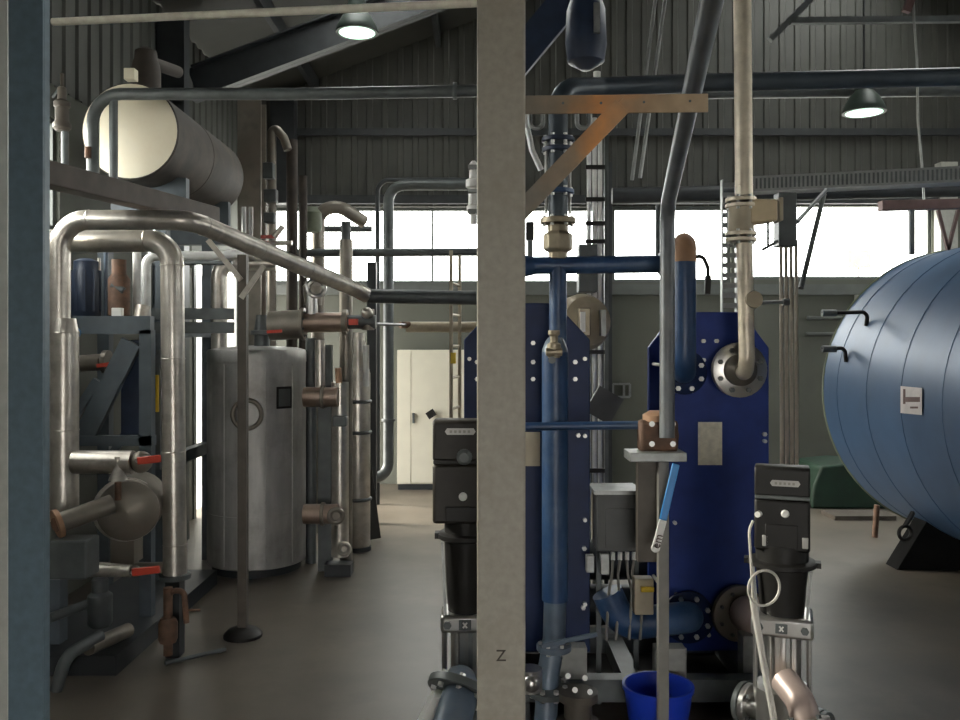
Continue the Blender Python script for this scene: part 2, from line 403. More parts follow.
# ================================================================ steelwork nearest the viewer
def wear(m):
    """paint wear along the arm: bare grey steel, an orange rusted stretch, tan primer"""
    nt = m.node_tree; tc = nt.nodes.new('ShaderNodeTexCoord'); sx = nt.nodes.new('ShaderNodeSeparateXYZ'); r = nt.nodes.new('ShaderNodeValToRGB'); mx = nt.nodes.new('ShaderNodeMixRGB')
    mx.blend_type = 'MULTIPLY'; mx.inputs['Fac'].default_value = 1
    nz = nt.nodes.new('ShaderNodeTexNoise'); nz.inputs['Scale'].default_value = 9; nz.inputs['Detail'].default_value = 6
    ad = nt.nodes.new('ShaderNodeMath'); ad.operation = 'MULTIPLY_ADD'; ad.inputs[1].default_value = .25
    e = r.color_ramp.elements; e[0].position = .2; e[0].color = (.42, .43, .42, 1); e[1].position = .85; e[1].color = (1.15, 1.02, .86, 1)
    for p_, c_ in ((.33, (.7, .55, .4, 1)), (.42, (1.5, .75, .3, 1)), (.52, (.95, .7, .48, 1)), (.6, (1.05, .85, .62, 1))): q_ = e.new(p_); q_.color = c_
    b = nt.nodes['Principled BSDF']; src = b.inputs['Base Color'].links[0].from_socket
    nt.links.new(tc.outputs['Object'], sx.inputs[0]); nt.links.new(tc.outputs['Object'], nz.inputs['Vector'])
    nt.links.new(nz.outputs['Fac'], ad.inputs[0]); nt.links.new(sx.outputs['X'], ad.inputs[2]); nt.links.new(ad.outputs[0], r.inputs['Fac'])
    nt.links.new(src, mx.inputs['Color1']); nt.links.new(r.outputs['Color'], mx.inputs['Color2']); nt.links.new(mx.outputs['Color'], b.inputs['Base Color'])
m_arm = mat('weathered arm steel', (.40, .355, .295), .6, 0, .15, 14, .05); wear(m_arm)
d = 3.0
p0, p1 = P(8, 345, d), P(50, 345, d)
c = MB(); x0, x1 = p0.x, P(50, 345, d + .05).x
c.bb(x0, x1, d, d + .01, 0, zroof(x0)); c.bb(x0, x0 + .01, d + .01, d + .05, 0, zroof(x0)); c.bb(x1 - .01, x1, d + .01, d + .05, 0, zroof(x0))
tag(c.build('steel_column', m_bluecol, smooth=False, bevel=.002), 'blue grey painted steel column standing at the edge of the plant', 'column')
q0 = P(-14, 345, d + .2).x; q1 = P(7.5, 345, d + .2).x
tag(MB().bb(q0, q1, d + .2, d + .26, 0, zroof(q0)).build('steel_upright', m_palecol, smooth=False, bevel=.003), 'pale grey upright directly behind the blue grey column', 'column')

d = 2.4
a, b = P(477, 345, d).x, P(525.5, 345, d).x
post = MB().bb(a, b, d, d + (b - a), 0, zroof(0) - .1).build('steel_post', m_post, smooth=False, bevel=.006)
tag(post, 'grey beige square steel post with a weathered bracket arm near the camera', 'post')
arm = MB()
l, r = P(525, 105, d + .04), P(708, 103, d + .04)
arm.bar(l, r, .006, .052); arm.bar(l + Y_ * .03 + Z * .024, r + Y_ * .03 + Z * .024, .06, .005)
arm.build('bracket_arm', m_arm, post, smooth=False, bevel=.001)
br = MB(); br.bar(P(518, 214, d + .03), P(622, 106, d + .03), .006, .052); br.bar(P(518, 214, d + .05) + Z * .02, P(622, 106, d + .05) + Z * .02, .04, .005)
br.build('brace', m_arm, post, smooth=False, bevel=.001)
for px_, py_ in ((563, 103), (601, 103), (644, 102), (690, 101)): MB().cyl(P(px_, py_, d + .035), P(px_, py_, d + .02), .004, n=6).build('bolt', m_dgrey, post)
text('Z', .045, P(501, 656, d) - Y_ * .0015, X, Z, mat('brown paint mark', (.06, .05, .04), .8), post, 'painted_mark')
tag(MB().cyl(P(53, 22, 2.75), P(486, 2.5, 2.45), .012, n=14).build('handrail_tube', m_rod), 'thin bright tube running high from the blue grey column to the beige post', 'tube')
# ================================================================ plant on the left
def vrun(px_, y0, y1, d): return P(px_, y0, d), P(px_, y1, d)
def simple(name, label, cat, mb, m, group=None, bevel=0, smooth=True): return tag(mb.build(name, m, smooth=smooth, bevel=bevel), label, cat, group)
def floor_z(p): return V((p.x, p.y, 0))

# horizontal pressure vessel up high
d0, d1 = 6.5, 8.3
c = P(130, 131, d0); R = 48 / F * d0; e = V((c.x, d1, c.z))
vs = MB().lathe([(R, 0), (R, .01), (R * 1.012, .011), (R * 1.012, .05), (R, .051), (R, .88), (R * 1.01, .881), (R * 1.01, .93), (R, .931), (R, d1 - d0), (R * .8, d1 - d0 + .12), (.001, d1 - d0 + .2)], c, Y_, 48).build('pressure_vessel', m_brownclad)
tag(vs, 'horizontal clad pressure vessel high on the plant with a cream end', 'vessel')
MB().lathe([(.001, -.035), (R * .5, -.028), (R * .85, -.014), (R * .985, .0), (R * .985, .012)], c, -Y_ * -1, 48).build('end_head', m_cream, vs)
q = P(146, 84, 6.95); top = P(146, 54, 6.95)
MB().lathe([(.115, -.1), (.115, .1), (.105, .16), (.09, .2), (.085, .26), (.04, .29), (.001, .295)], q, Z, 24).build('dome_nozzle', m_brownclad, vs)
MB().cyl(P(150, 62, 6.95), P(178, 72, 7.4), .05).build('nozzle_outlet', m_brownclad, vs)
MB().box(P(131, 75, 6.75), (.085, .08, .09)).build('junction_box', m_cream, vs, bevel=.006)
for yy in (6.9, 8.05):
    s = MB(); s.bb(c.x - .3, c.x + .3, yy - .04, yy + .04, c.z - R - .22, c.z - R * .78); s.build('saddle', m_skid, vs, smooth=False)
# frame that carries the vessel and the pipework
fr = MB()
tz = c.z - R - .22
top_b = empty('vessel_frame', (c.x, 7.4, 0), 'blue grey steel frame on legs under the cream ended vessel', 'frame')
for yy in (6.9, 8.05):
    for sx in (-.36, .1):
        MB().bb(c.x + sx - .045, c.x + sx + .045, yy - .045, yy + .045, 0, tz - .1).build('leg', m_skid, top_b, smooth=False)
    MB().bb(c.x - .42, c.x + .36, yy - .05, yy + .05, tz - .1, tz).build('cross_beam', m_skid, top_b, smooth=False)
for zz in (2.12, 1.05):
    MB().bb(c.x + .06, c.x + .14, 6.95, 8.0, zz - .05, zz + .05).build('rail', m_skid, top_b, smooth=False)
bz = P(180, 321, 6.9).z
for k, dz in ((0, .055), (1, -.055)):
    MB().bb(P(148, 0, 6.9).x, P(236, 0, 6.9).x, 6.83, 6.86, bz + dz - .045, bz + dz + .045).build('double_channel', m_dgrey, top_b, smooth=False)
MB().bar(V((c.x - .3, 6.84, 1.1)), V((c.x + .28, 6.84, 2.0)), .03, .06).build('brace', m_skid, top_b, smooth=False)

# pipe over the vessel that crosses the whole left bay
hp = pipe('overhead_pipe', 'dark grey overhead pipe crossing the bay above the cream ended vessel', 'pipe',
     [P(93, 196, 6.15), P(93, 94, 6.15), P(300, 94, 6.15), P(520, 90, 6.15)], .043, m_dgrey, br=.2)
MB().tube([P(113.5, 192, 6.2), P(113.5, 94, 6.16)], .03).build('branch', m_dgrey, hp)
flange(hp, P(455, 91, 6.15), X, .06, .03, m_dgrey)
flange(hp, P(93, 188, 6.15), Z, .07, .025, m_dgrey)
MB().cyl(P(88, 158, 6.1), P(88, 147, 6.1), .022).build('drain_cock', m_rust, hp)

# safety valve
sv = empty('safety_valve', P(62, 168, 6.0), 'small grey safety valve with spindle beside the cream vessel end', 'valve')
MB().cyl(P(65, 172, 6), P(65, 132, 6), .025).build('inlet_pipe', m_dgrey, sv)
MB().lathe([(.04, 0), (.06, .02), (.06, .05), (.045, .07), (.045, .16), (.055, .17), (.055, .2), (.03, .22), (.03, .3), (.012, .31), (.012, .4)], P(62, 131, 6), Z, 18).build('bonnet', m_brownsteel, sv)
MB().bar(P(62, 85, 6), P(53, 98, 6), .015, .02).build('lift_lever', m_dgrey, sv)

# square duct running back
dt = MB(); dt.bar(P(38, 172, 4.5), P(212, 216, 6.5), .13, .13)
simple('cable_duct', 'brown grey square duct sloping back above the insulated pipes', 'duct', dt, m_duct, smooth=False, bevel=.008)

# A: insulated pipe across and back to the far elbow
pa = pipe('insulated_pipe', 'long insulated pipe that crosses, then runs back past the support post', 'pipe',
     [P(60, 330, 5.3), P(60, 220, 5.3), P(190, 220, 5.3), P(357, 290, 7.0), P(368, 296, 7.05)], .062, m_clad, br=.17, seams=.55, n=20)
pipe('insulated_pipe', 'dark insulated pipe from the far elbow to behind the beige post', 'pipe', [P(369, 296, 7.05), P(480, 298, 7.1)], .058, m_dgrey, seams=.5)
# lower wide part of the riser
lr = MB().tube([P(64.5, 331, 5.3), P(64.5, 520, 5.3)], .083, n=24, seams=.6)
lr.lathe([(.083, 0), (.066, .09)], P(64.5, 333, 5.3), Z, 24)
simple('insulated_riser', 'wide bright insulated riser standing beside the blue grey column', 'pipe', lr, m_clad)

# B: second insulated pipe, elbow and drop
pb = pipe('insulated_pipe', 'insulated pipe with a tall drop to the floor at the skid corner', 'pipe',
     [P(52, 241, 5.55), P(172, 241, 5.55), P(175, 578, 5.55)], .073, m_clad, br=.15, seams=.6, n=20)
flange(pb, P(175, 576, 5.55), Z, .1, .03, m_dgrey); MB().bb(P(168, 0, 5.55).x, P(182, 0, 5.55).x, 5.5, 5.6, 0, P(0, 577, 5.55).z).build('pedestal', m_dsteel, pb, smooth=False)
MB().tube([P(175, 568, 5.55), P(93, 568, 5.5)], .038).build('branch', m_clad2, pb)

# C: tank feed pipe
# lower left vessels and valves ------------------------------------------------
dr = MB().lathe([(.0, -.05), (.12, -.035), (.185, 0), (.19, .03), (.19, .42), (.12, .48), (.001, .5)], P(128, 511, 5.35), V((-.25, 1, 0)), 32)
drum = simple('steel_drum', 'round ended horizontal steel drum low on the skid', 'vessel', dr, m_clad2)
flange(drum, P(128, 511, 5.35) + V((-.03, .05, 0)), V((-.25, 1, 0)), .2, .03, m_clad)
MB().bb(P(117, 0, 5.6).x, P(140, 0, 5.6).x, 5.5, 5.65, .6, P(0, 545, 5.5).z + .04).build('stand', m_clad2, drum, smooth=False)
MB().tube([P(118, 500, 5.3), P(118, 482, 5.3)], .02).build('gauge_stub', m_rust, drum)
ep = pipe('flanged_pipe', 'short steel pipe with a rusty open flange pointing at the column', 'pipe', [P(57, 524, 5.0), P(112, 504, 5.2)], .06, m_clad2)
flange(ep, P(58, 523.5, 5.0), P(57, 524, 5.0) - P(112, 504, 5.2), .085, .03, m_cap)
MB().cyl(P(55, 525, 4.97), P(59, 523.6, 4.99), .042).build('bore', m_rust, ep)
def lever_valve(label, x0, x1, lx, py, d, r, m):
    v = empty('lever_valve', P(x0, py, d), label, 'valve')
    p, q = P(x0, py, d), P(x1, py, d)
    MB().tube([p, q], r, n=18).build('pipe_body', m, v)
    k = MB(); k.ball(q + X * r * .7, r * .95); k.build('ball_housing', m_clad2, v)
    MB().cyl(q + X * r + Z * r * .3 - Y_ * r, q + X * r + Z * r * .3 - Y_ * (r + .04), .012).build('stem', m_bolt, v)
    MB().bar(q + X * r - Y_ * (r + .04) + Z * r * .3, P(lx, py, d - r - .04) + Z * r * .3, .016, .045, Z).build('lever', m_red, v, bevel=.005)
    return v
v = lever_valve('steel pipe stub with a red lever above the round drum', 74, 133, 161, 462, 5.2, .07, m_clad)
MB().lathe([(.055, 0), (.02, .08), (.02, .14)], P(118, 480, 5.15), Z, 16).build('pedestal', m_clad, v)
v = lever_valve('thin steel pipe with a red lever below the round drum', 91, 131, 160, 571, 5.2, .036, m_clad)
simple('equipment_box', 'dull grey equipment box low beside the blue grey column', 'box', MB().bb(P(48, 0, 4.95).x, P(86, 0, 4.95).x, 4.95, 5.13, P(0, 580, 4.95).z, P(0, 541, 4.95).z), m_dgrey, bevel=.01, smooth=False)
# skid base: front frame
sk = empty('skid_frame', P(110, 640, 5.9), 'blue grey painted skid frame with diagonal braces beside the riser', 'frame')
def bx(px0, px1, py0, py1, da, db): 
    return MB().bb(P(px0, 0, da).x, P(px1, 0, da).x, da, db, P(0, py1, da).z, P(0, py0, da).z)
bx(72, 150, 316, 334, 5.95, 6.03).build('beam', m_skid, sk, smooth=False)
f = bx(139, 151, 330, 620, 5.95, 6.03); f.build('post', m_skid, sk, smooth=False)
p = P(145, 0, 5.99); MB().bb(p.x - .05, p.x + .05, 5.93, 6.05, 0, P(0, 619, 5.95).z).build('foot', m_skid, sk, smooth=False)
MB().bar(P(132, 342, 5.99), P(84, 438, 5.99), .05, .14, X).build('brace', m_skid, sk, smooth=False)
MB().bar(P(72, 420, 5.99), P(98, 380, 5.99), .04, .06, X).build('brace', m_skid, sk, smooth=False)
bx(121, 139, 340, 440, 6.1, 6.14).build('backing_plate', m_navy, sk, smooth=False)
bx(40, 152, 436, 446, 5.95, 6.03).build('beam', m_skid, sk, smooth=False)
bx(152, 160, 350, 470, 6.1, 6.15).build('cable_riser', m_dgrey, sk, smooth=False)
bx(153, 158, 375, 412, 6.08, 6.1).build('warning_tag', m_yellow, sk, smooth=False)
MB().bb(-2.9, -2.2, 5.2, 7.2, 0, .12).build('base_plate', m_dsteel, sk, smooth=False)
bx(36, 60, 580, 700, 5.4, 5.5).build('post', m_skid, sk, smooth=False)
# things in the skid
mo = MB(); mo.lathe([(.09, 0), (.1, .02), (.1, .36), (.085, .38), (.085, .44), (.04, .46)], P(86, 322, 6.25), Z, 20)
motor = simple('pump_motor', 'upright dark blue pump motor on the skid beam', 'motor', mo, m_navy)
for k in range(6):
    a = PI * k / 5 + PI; MB().bar(P(86, 320, 6.25) + V((.1 * math.cos(a), .1 * math.sin(a), .06)), P(86, 320, 6.25) + V((.1 * math.cos(a), .1 * math.sin(a), .36)), .008, .02, X).build('cooling_fin', m_navy, motor)
mo = MB(); mo.lathe([(.05, 0), (.075, .02), (.075, .28), (.05, .32), (.05, .42)], P(119, 318, 6.2), Z, 20)
ct = simple('control_valve', 'brown control valve with pale gauge boxes on the skid beam', 'valve', mo, m_rust)
MB().bb(P(113, 0, 6.1).x, P(123, 0, 6.1).x, 6.07, 6.12, P(0, 325, 6.1).z, P(0, 308, 6.1).z).build('gauge_box', m_white, ct, bevel=.005)
MB().lathe([(.05, 0), (.05, .2)], P(138, 333, 6.1), V((.1, .2, 1)), 16).build('sensor_head', m_clad, ct)
MB().cyl(P(112, 285, 6.15), P(124, 291, 6.15), .025).build('actuator', m_dgrey, ct)
for k, (px_, y0, y1, r, m, lab) in enumerate(((106, 322, 252, .016, m_bgpipe, 'thin blue grey upright pipe between motor and control valve'),
        (99, 322, 258, .012, m_clad, 'thinnest bright upright tube just right of the blue motor'),
        (137, 322, 248, .03, m_whitepipe, 'white upright pipe behind the brown control valve'))):
    simple('riser_pipe', lab, 'pipe', MB().tube([P(px_, y0, 6.3), P(px_, y1, 6.3)], r), m)
wp = pipe('white_pipe', 'white painted pipe bent under the insulated pipe elbow', 'pipe', [P(146, 320, 6.5), P(146, 256, 6.5), P(215, 256, 6.7), P(260, 250, 7.4)], .036, m_whitepipe)
pipe('thin_pipe', 'thin grey pipe running level behind the tall insulated drop', 'pipe', [P(150, 263, 6.9), P(232, 263, 6.9)], .018, m_dgrey)
kb = MB(); kb.lathe([(.02, 0), (.04, .01), (.04, .05), (.02, .06)], P(76, 333, 5.9), V((0, -1, 0)), 18)
simple('blue_handwheel', 'small blue valve knob under the skid beam', 'knob', kb, m_lblue)
gv = empty('gate_valve', P(98, 366, 6.2), 'grey gate valve with a short red handle behind the skid brace', 'valve')
MB().cyl(P(72, 364, 6.3), P(104, 362, 6.2), .06).build('valve_body', m_clad2, gv)
MB().cyl(P(104, 362, 6.2), P(109, 362, 6.2), .085).build('flange', m_clad2, gv)
MB().bar(P(97, 366, 6.1), P(110, 364, 6.1), .02, .028, Z).build('handle', m_red, gv)
pipe('floor_pipe', 'bright short pipe slanting along the floor under the skid', 'pipe', [P(88, 648, 5.1), P(128, 630, 5.5)], .045, m_clad2)
pipe('floor_pipe', 'blue grey pipe slanting down to the floor next to the column', 'pipe', [P(56, 690, 4.9), P(66, 656, 4.9), P(100, 636, 5.2)], .036, m_dgrey)
pipe('floor_pipe', 'grey pipe slanting up from the column foot into the skid', 'pipe', [P(50, 618, 5.3), P(90, 603, 5.5)], .03, m_dgrey)
mm = MB(); mm.lathe([(.06, 0), (.075, .02), (.075, .2), (.05, .22), (.05, .3), (.03, .32)], P(100, 626, 5.5), Z, 18)
simple('circulation_pump', 'dark circulation pump standing under the red levers', 'pump', mm, m_dgrey)
# rusty hydrant-like drain valve on the floor
hv = empty('drain_valve', floor_z(P(168, 655, 5.4)), 'rusty drain valve with a bent outlet standing on the floor', 'valve')
b0 = P(168, 655, 5.35)
MB().tube([b0 + Z * .0, b0 + Z * .42], .028).build('stand_pipe', m_rust, hv)
MB().lathe([(.05, .08), (.058, .1), (.058, .2), (.045, .23)], b0, Z, 16).build('valve_body', m_rust, hv)
MB().tube([b0 + Z * .34, b0 + V((.02, 0, .4)), b0 + V((.1, 0, .4)), b0 + V((.115, 0, .2))], .018).build('outlet', m_rust, hv)
MB().cyl(b0 + V((.115, 0, .28)), b0 + V((.2, 0, .28)), .008).build('lever', m_rust, hv)
pipe('ground_pipe', 'thin dark pipe lying on the floor towards the support post', 'pipe', [P(165, 652, 5.35).xyz * 1 + V((0, 0, -P(165, 652, 5.35).z + .02)), V((P(230, 0, 5.7).x, 5.6, .02))], .014, m_dgrey)

# support post with a spread foot and two arms
sp = empty('support_post', V((P(243, 0, 5.9).x, 5.9, 0)), 'slim brown grey post with forked arms holding the long insulated pipe', 'support')
x = P(243, 0, 5.9).x
MB().bb(x - .03, x + .03, 5.87, 5.93, .03, P(0, 255, 5.9).z).build('upright', m_brownsteel, sp, smooth=False)
MB().lathe([(.13, 0), (.13, .02), (.1, .05), (.05, .07)], (x, 5.9, 0), Z, 20).build('foot_plate', m_black, sp)
MB().bar(P(241, 280, 5.855), P(208, 240, 5.855), .02, .035, X).build('arm', m_clad, sp, smooth=False)
MB().bar(P(241, 298, 5.852), P(264, 266, 5.852), .02, .035, X).build('arm', m_clad, sp, smooth=False)

# silver buffer tank
ty, tx, tr = 7.75, (257 - CX) / F * 7.75, .432
th = P(0, 348.5, ty).z
tk = MB().lathe([(tr * .97, .07), (tr, .08), (tr, .5), (tr * 1.006, .501), (tr * 1.006, .53), (tr, .531), (tr, th - .12), (tr * 1.012, th - .119), (tr * 1.012, th - .03), (tr * .985, th - .01), (tr * .8, th + .01), (.001, th + .03)], (tx, ty, 0), Z, 56).build('buffer_tank', m_tank)
tag(tk, 'upright silver clad cylindrical tank with a black nameplate', 'tank')
MB().lathe([(tr * .9, 0), (tr * .9, .07)], (tx, ty, 0), Z, 40).build('plinth_ring', m_dsteel, tk)
sm = MB()
for a in (-1.15, -2.0, -.55):
    q = V((tx + tr * math.cos(a), ty + tr * math.sin(a), 0)); sm.bar(q + Z * .1, q + Z * (th - .13), .012, .012, X)
sm.build('cladding_seam', m_tank, tk)
def tank_angle(px_):
    return min((-i * .005 for i in range(20, 620)), key=lambda a: abs((tx + tr * math.cos(a)) / (ty + tr * math.sin(a)) * F + CX - px_))
a = tank_angle(283.5); q = V((tx + tr * math.cos(a), ty + tr * math.sin(a), P(0, 398, ty - tr * .85).z)); nrm = V((math.cos(a), math.sin(a), 0)); tg = V((-nrm.y, nrm.x, 0))
R = Matrix((tg, nrm, Z)).transposed()
npl = MB().box(q + nrm * .008, (.15, .012, .19), R).build('nameplate', m_black, tk, bevel=.004)
MB().box(q + nrm * .015, (.115, .006, .15), R).build('plate_face', m_dgrey, npl)
a = tank_angle(248); q = V((tx + tr * math.cos(a), ty + tr * math.sin(a), P(0, 414, ty - tr).z)); nrm = V((math.cos(a), math.sin(a), 0)); tg = V((-nrm.y, nrm.x, 0))
hb = MB().ring(q + nrm * .045, nrm, .12, .02, 32, 10); hb.cyl(q + Z * .12, q + Z * .12 + nrm * .05, .018); hb.cyl(q - Z * .12, q - Z * .12 + nrm * .05, .018); hb.build('hoop_handle', m_clad2, tk)
fp = pipe('tank_feed_pipe', 'bright insulated pipe rising from the silver tank lid and turning over', 'pipe', [V((P(219, 0, 7.6).x, 7.6, th - .02)), P(219, 263, 7.6), P(275, 263, 7.7)], .068, m_clad, br=.13, seams=.4, n=20)
simple('tank_connection', 'short dark flanged connection on top of the silver tank', 'fitting', MB().lathe([(.07, 0), (.07, .12), (.1, .125), (.1, .16), (.07, .165), (.05, .3)], V((P(262, 0, 7.7).x, 7.7, th)), Z, 20), m_dgrey)
# big column behind
cx0, cx1 = P(237.5, 0, 8.7).x, P(261, 0, 8.7).x
hc = MB(); hz = P(0, 99, 8.7).z
hc.bb(cx0, cx1, 8.7, 8.715, 0, hz); hc.bb(cx0, cx1, 8.9, 8.915, 0, hz); hc.bb((cx0 + cx1) / 2 - .006, (cx0 + cx1) / 2 + .006, 8.715, 8.9, 0, hz)
simple('steel_stanchion', 'thick brown grey steel stanchion rising behind the silver tank', 'column', hc, m_clad2, smooth=False)
# ================================================================ pipe cluster right of the stanchion
pipe('process_pipe', 'dark brown pipe with a slanting top next to the stanchion', 'pipe', [floor_z(P(272, 420, 8.3)), P(272, 124, 8.3), P(284, 138, 8.3), P(288, 150, 8.3)], .042, m_clad2, br=.08)
pipe('process_pipe', 'dark upright process pipe in the middle behind the silver tank', 'pipe', [floor_z(P(292, 400, 8.4)), P(292, 140, 8.4)], .055, m_brownclad)
pipe('process_pipe', 'brown upright pipe with a bright top bolt near the corner', 'pipe', [floor_z(P(303, 330, 8.5)), P(303, 176, 8.5)], .042, m_brownclad)
for k, (px_, py_, w_, h_, lab) in enumerate(((269, 171, .1, .15, 'uppermost small grey box clamped to the dark pipes'), (271, 196, .12, .12, 'middle small grey box clamped to the dark pipes'), (270, 218, .1, .1, 'lowest small grey box clamped to the dark pipes'))):
    simple('junction_box', lab, 'box', MB().box(P(px_, py_, 8.2), (w_, .1, h_)), m_dgrey, bevel=.01)
rv = empty('ball_valve', P(272, 236, 7.9), 'small ball valve with a red lever high beside the stanchion', 'valve')
MB().tube([P(262, 243, 7.9), P(292, 243, 7.9)], .022).build('valve_body', m_clad, rv)
MB().bar(P(261, 237, 7.85), P(278, 236.5, 7.85), .02, .03, Z).build('lever', m_red, rv)
MB().tube([P(274, 237, 7.85), P(283, 226, 7.85)], .026).build('outlet', m_clad, rv)
for px_, lab in ((244, 'slim bright tube left in the pair before the stanchion'), (251, 'slim bright tube right in the pair before the stanchion')):
    simple('sample_tube', lab, 'tube', MB().cyl(P(px_, 246, 8.3), P(px_, 207, 8.3), .02), m_whitepipe)
# arched pipe by the window
pipe('vent_pipe', 'grey arched vent pipe in front of the far window', 'pipe', [floor_z(P(318, 300, 9.2)), P(318, 212, 9.2), P(338, 205, 9.2), P(364, 222, 9.4)], .07, m_clad2, br=.2)
pipe('vent_pipe', 'short dark pipe standing before the far window', 'pipe', [P(346, 300, 9.3), P(346, 222, 9.3)], .055, m_dgrey)
simple('pipe_cover', 'green grey cover on the pipes by the far window', 'cover', MB().lathe([(.08, 0), (.1, .03), (.1, .2), (.05, .26)], P(312, 232, 9.0), Z, 18), mat('green grey cover', (.14, .16, .11), .6))
pipe('service_pipe', 'dark blue grey pipe crossing level in front of the window', 'pipe', [P(296, 253, 8.8), P(482, 252, 8.8)], .042, m_dgrey)
pipe('service_pipe', 'slim dark pipe crossing level just below the window head at far left', 'pipe', [P(318, 229, 9.6), P(372, 229, 9.6)], .035, m_dgrey)
# the two hoop pipes
hp2 = pipe('hoop_pipe', 'thick grey pipe looping from beside the cabinet up over the window', 'pipe', [P(482, 185, 10.4), P(388.5, 185, 10.4), P(388.5, 477, 10.4), P(360, 479, 10.2)], .064, m_dgrey, br=.2)
for yy in (300, 420): flange(hp2, P(388.5, yy, 10.4), Z, .085, .03, m_dgrey)
pipe('hoop_pipe', 'thin dark pipe looping beside the thick grey hoop pipe', 'pipe', [P(482, 180, 10.8), P(377.5, 180, 10.8), floor_z(P(377.5, 470, 10.8))], .03, m_dsteel, br=.15)
# manifold above the tank
mf = empty('manifold', P(315, 323, 7.4), 'bright stainless manifold with a big flange above the silver tank', 'manifold')
MB().tube([P(284, 323, 7.4), P(348, 322, 7.4)], .085, n=24).build('header', m_warm, mf)
MB().cyl(P(270, 326, 7.4), P(302, 324, 7.4), .125, n=28).build('strainer_body', m_clad2, mf)
flange(mf, P(303, 324, 7.4), X, .14, .03, m_clad2, 8, m_dgrey)
flange(mf, P(345, 322, 7.4), X, .11, .04, m_clad2)
MB().bar(P(349, 322, 7.28), P(358, 322, 7.28), .04, .05, Z).build('red_tag', m_red, mf)
MB().tube([P(346, 322, 7.4), P(376, 322, 7.4)], .06).build('valve_body', m_dgrey, mf)
MB().ball(P(367, 313, 7.35), .05).build('actuator_knob', m_clad, mf)
MB().lathe([(.055, 0), (.055, .18)], P(368, 330, 7.4), Z, 16).build('bonnet', m_clad2, mf)
MB().tube([P(312, 320, 7.4), P(312, 294, 7.4)], .05).build('riser', m_stain, mf)
oe = MB(); q = P(316, 288, 7.3); oe.ring(q, V((.3, -1, .2)), .072, .02); 
oe.build('open_end_ring', m_stain, mf)
MB().lathe([(.075, 0), (.09, .16), (.06, .2)], P(313, 305, 7.45), Z, 20).build('hopper', m_clad2, mf)
MB().bar(P(267, 332, 7.25), P(282, 331, 7.25), .015, .025, Z).build('lever', m_red, mf)
# pipes under / behind the manifold
pipe('level_pipe', 'grey level pipe rising behind the manifold bonnet', 'pipe', [floor_z(P(346, 300, 7.9)), P(346, 240, 7.9)], .06, m_clad2)
simple('orange_hose', 'short orange hose stub hanging under the manifold', 'hose', MB().tube([P(339, 383, 7.35), P(338, 368, 7.35)], .028), m_cap)
# level column with flanged pairs
lc = empty('filter_column', V((P(333, 0, 7.5).x, 7.5, 0)), 'grey upright filter column with two flanged side branches', 'filter')
MB().tube([P(340, 382, 7.5), P(340, 556, 7.5)], .075, n=22).build('column_body', m_clad, lc)
MB().bb(P(318, 0, 7.6).x, P(331, 0, 7.6).x, 7.6, 7.7, 0, P(0, 345, 7.6).z).build('channel', m_dgrey, lc, smooth=False)
for py_, nm in ((397, 'side_branch'), (514, 'side_branch')):
    b_ = MB().tube([P(304, py_, 7.35), P(338, py_, 7.35)], .085, n=22).build(nm, m_warm, lc)
    flange(lc, P(323, py_, 7.35), X, .1, .03, m_clad2)
q = P(336, 516, 7.25); f_ = MB(); f_.ring(q, V((.2, -1, 0)), .055, .022); f_.lathe([(.05, 0), (.05, .12)], q + Y_ * .0, Y_, 18); f_.build('end_ring', m_clad2, lc)
q = P(344, 549, 7.4); f_ = MB(); f_.ring(q, V((.1, -1, 0)), .045, .02); f_.lathe([(.04, 0), (.04, .1)], q, Y_, 18); f_.build('drain_ring', m_clad, lc)
MB().box(P(340, 421, 7.4), (.12, .08, .09)).build('clamp', m_dgrey, lc, bevel=.01)
MB().bb(P(326, 0, 7.5).x, P(352, 0, 7.5).x, 7.42, 7.58, 0, .1).build('foot', m_dsteel, lc)
pipe('riser_pipe', 'dark riser pipe tight against the silver tank side', 'pipe', [P(311, 570, 7.9), P(311, 338, 7.9)], .05, m_dgrey)
pipe('riser_pipe', 'bright riser joining the two flanged branches by the tank', 'pipe', [P(320, 404, 7.5), P(320, 340, 7.5)], .045, m_clad)
# cone topped cylinder
cc = MB().lathe([(.115, .04), (.12, .05), (.12, 1.72), (.07, 1.95), (.065, 2.12)], V((P(358, 0, 8.4).x, 8.4, 0)), Z, 28)
cy = simple('dosing_cylinder', 'narrow silver cylinder with a coned top beside the dark board', 'cylinder', cc, m_clad)
for zz in (.5, 1.15, 1.45): MB().ring(V((P(358, 0, 8.4).x, 8.4, zz)), Z, .12, .018).build('clamp_band', m_dgrey, cy)
MB().lathe([(.13, 0), (.13, .04)], V((P(358, 0, 8.4).x, 8.4, 0)), Z, 24).build('base', m_dsteel, cy)
b_ = MB(); b_.bar(V((P(357, 0, 8.9).x, 9.3, P(0, 448, 8.9).z)), V((P(374, 0, 8.75).x, 8.75, .03)), .03, .14, X)
simple('leaning_board', 'dark board leaning beside the silver coned cylinder', 'board', b_, m_black, smooth=False)
simple('steel_upright', 'dark steel upright between the coned cylinder and the hoop pipes', 'column', MB().bb(P(367, 0, 9.6).x, P(376, 0, 9.6).x, 9.6, 9.7, 0, P(0, 262, 9.6).z), m_dsteel, smooth=False)
simple('sight_tube', 'white sight tube between coned cylinder and dark upright', 'tube', MB().cyl(V((P(366, 0, 8.3).x, 8.3, 1.6)), V((P(366, 0, 8.3).x, 8.3, 2.0)), .03), m_whitepipe)
